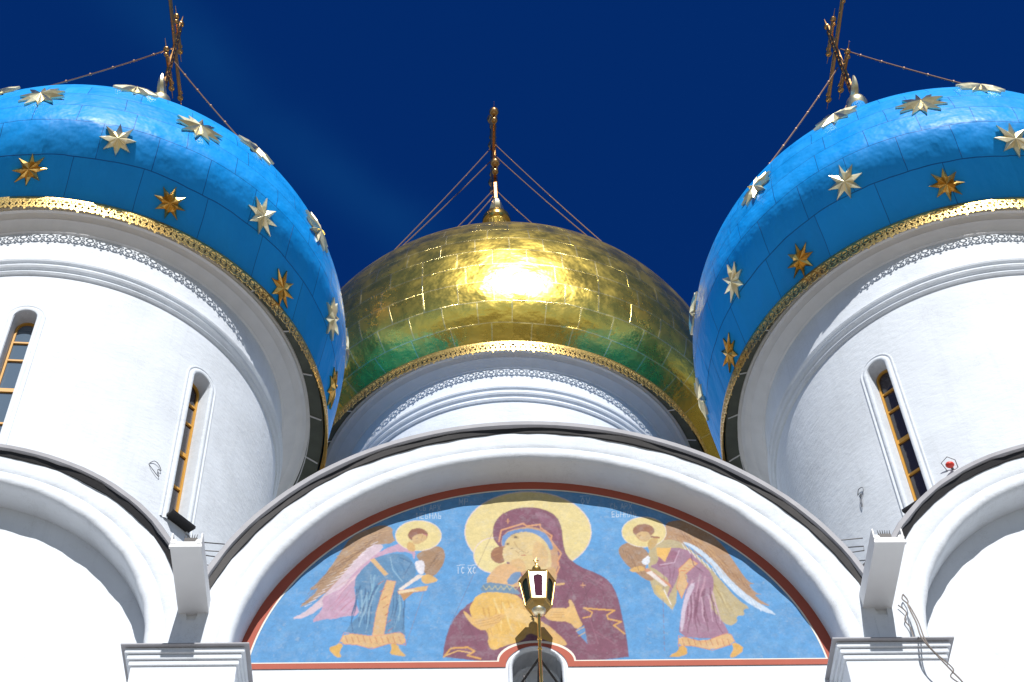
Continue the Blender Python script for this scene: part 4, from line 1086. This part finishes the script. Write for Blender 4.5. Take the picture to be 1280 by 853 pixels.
# ------------------------------------------------------------------ lantern on its bracket
lan = empty('wall_lantern', (0, -.58, 17.1))
tag(lan, 'small six sided gold lantern with dark panes hanging in front of the mural', 'lantern')
LC = (-.0, -.58)
def hexpts(r, z, rot=0): return [(LC[0] + r * math.sin(R(60 * k + 30 + rot)), LC[1] - r * math.cos(R(60 * k + 30 + rot)), z) for k in range(6)]
zt, zm, zb = 17.83, 17.36, 17.22
rt, rb = .245, .175
body = MB()
T_, B_ = hexpts(rt, zt), hexpts(rb, zm)
for k in range(6):   # corner posts and rails
    body.tube([T_[k], B_[k]], .016, 6)
    body.tube([T_[k], T_[(k + 1) % 6]], .019, 6); body.tube([B_[k], B_[(k + 1) % 6]], .017, 6)
frame = body.build('frame', M['lantern_gold'], lan, angle=50)
for k in range(6):
    a, b_, c_, d = [Vector(v) for v in (T_[k], T_[(k + 1) % 6], B_[(k + 1) % 6], B_[k])]
    ctr = (a + b_ + c_ + d) / 4; outw = Vector((ctr.x - LC[0], ctr.y - LC[1], 0)).normalized()
    front = outw.y < -.9
    # panel: a bright metal plate with an arched pane
    def Pp(u, v, off): return a.lerp(b_, u).lerp(d.lerp(c_, u), v) + outw * off
    arch = [(.22, .92)] + [(.5 - .28 * math.cos(PI * i / 8), .22 - .10 * math.sin(PI * i / 8)) for i in range(9)] + [(.78, .92)]
    outer_ = [(.06, .97), (.06, .22), (.06, .05), (.2, .03), (.35, .03), (.5, .03), (.65, .03), (.8, .03), (.94, .05), (.94, .22), (.94, .97)]
    pl = MB()
    vs = [Pp(u, v, .008) for u, v in outer_] + [Pp(u, v, .008) for u, v in arch]
    n_ = len(arch)
    pl.add(vs, [(i, i + 1, n_ + i + 1, n_ + i) for i in range(n_ - 1)] + [(0, n_, 2 * n_ - 1, n_ - 1)])
    pl.build('side_panel', M['silver'] if front else M['lantern_gold'], lan, smooth=False)
    gp = MB(); gp.add([Pp(u, v, -.002) for u, v in ((.05, .03), (.95, .03), (.95, .98), (.05, .98))], [(0, 1, 2, 3)])
    gp.build('pane', M['lamp_glass'] if front else M['lamp_glass_green'], lan, smooth=False)
bt = MB(); q1 = hexpts(rb, zm - .005); q2 = hexpts(.06, zb)
bt.add(q1 + q2, [(k, (k + 1) % 6, 6 + (k + 1) % 6, 6 + k) for k in range(6)] + [tuple(range(6, 12))])
bt.build('base', M['lantern_gold'], lan, smooth=False)
bt = MB(); bt.lathe([(zb - .02, .02), (zb - .01, .07), (zb + .02, .095), (zb + .05, .10)], LC, 20); bt.build('boss', M['gold_star'], lan)
cp = MB(); q1 = hexpts(rt + .02, zt + .012); q2 = hexpts(.05, zt + .17)
cp.add(q1 + q2, [(k, (k + 1) % 6, 6 + (k + 1) % 6, 6 + k) for k in range(6)] + [tuple(range(6, 12)), tuple(reversed(range(6)))])
cap = cp.build('cap', M['lantern_gold'], lan, smooth=False)
fn = MB(); fn.ball((LC[0], LC[1], zt + .25), .065, 12); fn.ball((LC[0], LC[1], zt + .19), .05, 10, (1, 1, .5))
fn.tube([(LC[0], LC[1], zt + .3), (LC[0] + .01, LC[1], zt + .36), (LC[0] - .01, LC[1], zt + .42), (LC[0] + .015, LC[1], zt + .50)], [.014, .012, .016, .004], 6)
fn.ball((LC[0], LC[1], zt + .38), .022, 8); fn.tube([(LC[0] - .04, LC[1], zt + .43), (LC[0] + .04, LC[1], zt + .43)], .008, 6)
fn.build('finial', M['lantern_gold'], cap)
ar = MB(); ar.tube([(LC[0], LC[1], zb), (-.005, -.52, 16.95), (-.01, -.45, 16.5), (-.01, -.40, 15.9)], .022, 8)
ar.ball((-.007, -.5, 16.82), .036, 10, (1, 1, .7)); ar.ball((-.009, -.475, 16.66), .032, 10, (1, 1, .7))
ar.build('arm', M['gold'], lan)
bk = MB()
for s in (-1, 1):
    bk.tube([(-.02, -.42, 16.55), (s * .26 - .02, -.15, 16.32)], .018, 6)
bk.tube([(-.28, -.16, 16.33), (.24, -.16, 16.33)], .018, 6); bk.tube([(-.22, -.16, 16.25), (-.22, -.16, 16.47)], .014, 6)
bk.tube([(-.02, -.42, 16.55), (-.02, .3, 16.50)], .016, 6)
bk.build('bracket', M['dark_metal'], lan)

# ------------------------------------------------------------------ water spouts in the valleys
for s in (-1, 1):
    x0, x1 = (-4.90, -4.49) if s < 0 else (4.47, 4.88)
    sp = empty('water_spout', ((x0 + x1) / 2, -.5, 17.34))
    tag(sp, 'white box shaped rain spout jutting from the ' + ('left' if s < 0 else 'right') + ' valley beside the mural gable', 'rain spout', 'rain spouts between the gables')
    m = MB(); z0, z1, y0, y1 = 17.335, 17.60, -1.75, -.3
    m.box(x0, x1, y0, y1, z0, z0 + .02); m.box(x0, x0 + .02, y0, y1, z0 + .02, z1); m.box(x1 - .02, x1, y0, y1, z0 + .02, z1)
    m.box(x0 + .02, x1 - .02, y0 + .0, y0 + .02, z0 + .02, z0 + .10)
    m.build('trough', M['white_sheet'], sp, smooth=False)
    m = MB(); m.box(x0 - .012, x1 + .012, y0 - .012, y0 + .03, z0 - .012, z0 + .03)
    m.build('lip', M['white_sheet'], sp, smooth=False)
    for xx in (x0 + .04, x1 - .04):
        m = MB(); m.tube([(xx, y0 - .005, z0 + .10), (xx, y0 + .12, z0 + .10)], .045, 10)
        m.build('roll', M['white_sheet'], sp)
    m = MB(); xm = (x0 + x1) / 2 + (.05 if s < 0 else -.05)
    m.box(xm - .08, xm + .09, y0 + .0, y0 + .12, z0 + .105, z0 + .17)
    for k in range(6): m.tube([(xm - .07 + k * .028, y0 + .02, z0 + .15), (xm - .08 + k * .033, y0 - .0, z0 + .235)], [.009, .003], 5)
    m.build('clamp', M['dark_metal'], sp, smooth=False)
    # de-icing wire strung across the valley
    m = MB(); pts = []
    xa, xb = (x1 + .0, -4.05) if s < 0 else (x0 - .0, 4.05)
    ends = ((4.75, 18.77, 4.36, 18.72), (4.73, 18.60, 4.42, 18.57), (4.72, 18.51, 4.43, 18.45), (4.70, 18.31, 4.52, 18.29), (4.65, 18.18, 4.55, 18.17))
    for k, (xa_, za_, xb_, zb_) in enumerate(ends):
        e0 = (s * xa_, -.5, za_); e1 = (s * xb_, -.5, zb_)
        pts += [e0, e1] if k % 2 == 0 else [e1, e0]
    m.tube(pts, .009, 5)
    tag(m.build('heating_wire', M['wirem']), 'thin dark wire zigzagging across the ' + ('left' if s < 0 else 'right') + ' roof valley by the rain spout', 'wire', 'wires across the roof valleys')
# support rod crossing the right valley
m = MB(); m.tube([(4.62, -.5, 18.18), (5.34, -.5, 18.98)], .012, 6)
tag(m.build('stay_rod', M['wirem']), 'thin slanting metal rod above the right rain spout', 'rod')

# loose cables over the right capital
m = MB()
def curve(ps, n=8):
    out = []
    P_ = [Vector(p) for p in ps]; P_ = [P_[0]] + P_ + [P_[-1]]
    for i in range(1, len(P_) - 2):
        for k in range(n):
            t = k / n; a, b_, c_, d = P_[i - 1], P_[i], P_[i + 1], P_[i + 2]
            out.append(.5 * ((2 * b_) + (c_ - a) * t + (2 * a - 5 * b_ + 4 * c_ - d) * t * t + (3 * b_ - a - 3 * c_ + d) * t ** 3))
    out.append(P_[-2]); return out
c1 = curve([(5.06, -.60, 17.52), (5.10, -.60, 17.40), (5.07, -.64, 17.25), (5.06, -.78, 16.80), (5.02, -.93, 16.36), (5.15, -.94, 16.04), (5.28, -.92, 15.80), (5.42, -.9, 15.5), (5.5, -.8, 15.0)])
m.tube(c1, .011, 5)
c2 = curve([(5.06, -.60, 17.52), (5.03, -.60, 17.43), (5.09, -.62, 17.28), (5.09, -.78, 16.82), (5.05, -.94, 16.34), (5.12, -.95, 16.10), (5.31, -.92, 15.83), (5.26, -.9, 15.7), (5.44, -.9, 15.5)])
m.tube(c2, .010, 5)
c3 = curve([(4.96, -.56, 17.35), (5.04, -.57, 17.2), (4.99, -.57, 17.05), (5.04, -.57, 16.9), (5.02, -.66, 16.62), (5.03, -.93, 16.36)])
m.tube(c3, .009, 5)
tag(m.build('loose_cable', M['rope']), 'loose twisted cables hanging over the capital right of the mural', 'cable')

# wall hooks and the red lamp on the drums
def on_drum(T, az, z, d):
    c = T[2](99) if False else None
    return None
loops = ((-9.531, 6.495, 40.8, 24.45, 'bent wire loop on the left drum wall beside its right window', ((-.12, .10), (-.05, .19), (.05, .17), (.12, .05), (.05, .03), (.10, -.13), (-.06, -.03), (-.13, .08))),
         (10.441, 6.495, -58, 24.75, 'bent wire loop on the right drum wall left of its window', ((-.10, .20), (-.02, .27), (.08, .24), (.08, .14), (.0, .04), (-.03, -.14), (-.06, -.17), (-.05, .02), (.02, .12), (-.07, .15))))
for (cx, cy, az, z, lab, lp_) in loops:
    t = R(az)
    def P(u, zz, d):
        a = t + u / 4.62; return (cx + (4.62 + d) * math.sin(a), cy - (4.62 + d) * math.cos(a), zz)
    m = MB()
    m.tube(curve([P(u, z + v, .03 if 0 < k < len(lp_) - 1 else .0) for k, (u, v) in enumerate(lp_)], 4), .007, 5)
    tag(m.build('wire_loop', M['wirem']), lab, 'wire', 'wire loops on the drum walls')
t = R(-34.6); cx, cy = 10.441, 6.495
def P(u, zz, d):
    a = t + u / 4.62; return (cx + (4.62 + d) * math.sin(a), cy - (4.62 + d) * math.cos(a), zz)
lp = empty('signal_lamp', P(0, 24.0, 0)); tag(lp, 'small red lamp just above the right gable roof, beside the window', 'lamp')
m = MB(); p = P(0, 24.02, .12); m.ball(p, .07, 12, (1.2, 1, .8)); m.build('lens', M['red'], lp)
m = MB(); m.tube([P(-.10, 24.02, .0), P(-.14, 24.18, .10), P(.0, 24.22, .14), P(.11, 24.1, .10), P(.10, 24.0, .0)], .008, 5); m.tube([P(0, 24.02, 0), P(0, 24.02, .10)], .025, 8); m.build('wire_guard', M['wirem'], lp)

# ------------------------------------------------------------------ camera
cam = bpy.data.cameras.new('camera'); co = bpy.data.objects.new('camera', cam); COL.objects.link(co)
f_ = Vector((0.03567274, 0.59254046, 0.80475043)); r_ = Vector((0.99936099, -0.01933859, -0.03006031)); u_ = Vector((0.00224921, -0.80530852, 0.59285169))
u_ = r_.cross(f_).normalized()
mw = Matrix(((r_.x, u_.x, -f_.x, CAMX), (r_.y, u_.y, -f_.y, CAMY), (r_.z, u_.z, -f_.z, 0), (0, 0, 0, 1)))
co.matrix_world = mw
cam.sensor_fit = 'HORIZONTAL'; cam.sensor_width = 36; cam.lens = 2216.541 / 1280 * 36
cam.clip_start = .1; cam.clip_end = 3000
SC.camera = co

# ------------------------------------------------------------------ light
SE, SA = R(42.5), R(5)      # sun elevation, azimuth to the right of the view axis (it stands behind the camera)
sd = Vector((math.sin(SA) * math.cos(SE), -math.cos(SA) * math.cos(SE), math.sin(SE)))
sl = bpy.data.lights.new('sun', 'SUN'); sl.energy = 4.9; sl.angle = R(.53); sl.color = (1, .975, .94)
so = bpy.data.objects.new('sun', sl); COL.objects.link(so); so.rotation_euler = sd.to_track_quat('Z', 'Y').to_euler()
w = bpy.data.worlds.new('World'); SC.world = w; w.use_nodes = True; nt = w.node_tree
bg = nt.nodes['Background']
sky = N(nt, 'ShaderNodeTexSky'); sky.sky_type = 'NISHITA'; sky.sun_disc = False; sky.sun_elevation = SE
sky.sun_rotation = math.atan2(sd.x, sd.y)
sky.altitude = 1500; sky.air_density = 1.0; sky.dust_density = .4; sky.ozone_density = 3.0
# deep polarised blue with one thin veil of cirrus
tn = N(nt, 'ShaderNodeMix', data_type='RGBA', blend_type='MULTIPLY'); L(nt, sky.outputs['Color'], tn.inputs['A']); tn.inputs['B'].default_value = (.03, .42, 1.28, 1)
tc = N(nt, 'ShaderNodeTexCoord')
# one faint band of cirrus lying along a great circle
def vdot(v):
    n = N(nt, 'ShaderNodeVectorMath', operation='DOT_PRODUCT'); L(nt, tc.outputs['Generated'], n.inputs[0]); n.inputs[1].default_value = v; return n.outputs['Value']
def mth(op, a, b=None):
    n = N(nt, 'ShaderNodeMath', operation=op)
    for k, q in ((0, a), (1, b)):
        if q is None: continue
        if isinstance(q, (int, float)): n.inputs[k].default_value = q
        else: L(nt, q, n.inputs[k])
    return n.outputs['Value']
dA = Vector([-0.16089, 0.43287, 0.88698]); dB = Vector([-0.0272, 0.54206, 0.8399])
def ramp(v, a, b):
    n = N(nt, 'ShaderNodeMapRange'); n.interpolation_type = 'SMOOTHSTEP'; n.inputs['From Min'].default_value = a; n.inputs['From Max'].default_value = b; L(nt, v, n.inputs['Value']); return n.outputs['Result']
# a polariser deepens the sky across from the sun, not beside it nor at the horizon
L(nt, mth('MULTIPLY', ramp(vdot(tuple(sd)), .80, .40), ramp(vdot((0, 0, 1)), .10, .55)), tn.inputs['Factor'])
pn = dA.cross(dB).normalized(); mid = (dA + dB).normalized()
wn = N(nt, 'ShaderNodeTexNoise'); wn.inputs['Scale'].default_value = 9; wn.inputs['Detail'].default_value = 6; L(nt, tc.outputs['Generated'], wn.inputs['Vector'])
off = mth('ADD', vdot(tuple(pn)), mth('MULTIPLY', mth('SUBTRACT', wn.outputs['Fac'], .5), .035))
g1 = mth('EXPONENT', mth('MULTIPLY', mth('POWER', mth('ABSOLUTE', mth('DIVIDE', off, .018)), 2.0), -1.0))
al = mth('SUBTRACT', 1.0, vdot(tuple(mid)))
g2 = mth('EXPONENT', mth('MULTIPLY', al, -90.0))
fac = mth('MULTIPLY', mth('MULTIPLY', g1, g2), mth('MULTIPLY', wn.outputs['Fac'], .12))
mx = N(nt, 'ShaderNodeMix', data_type='RGBA'); L(nt, fac, mx.inputs['Factor']); L(nt, tn.outputs['Result'], mx.inputs['A']); mx.inputs['B'].default_value = (.4, 4.5, 11, 1)
L(nt, mx.outputs['Result'], bg.inputs['Color']); bg.inputs['Strength'].default_value = .055

SC.view_settings.view_transform = 'Standard'; SC.view_settings.look = 'None'; SC.view_settings.gamma = 1
SC.view_settings.exposure = .17
SC.cycles.max_bounces = 6; SC.cycles.diffuse_bounces = 3; SC.cycles.glossy_bounces = 4
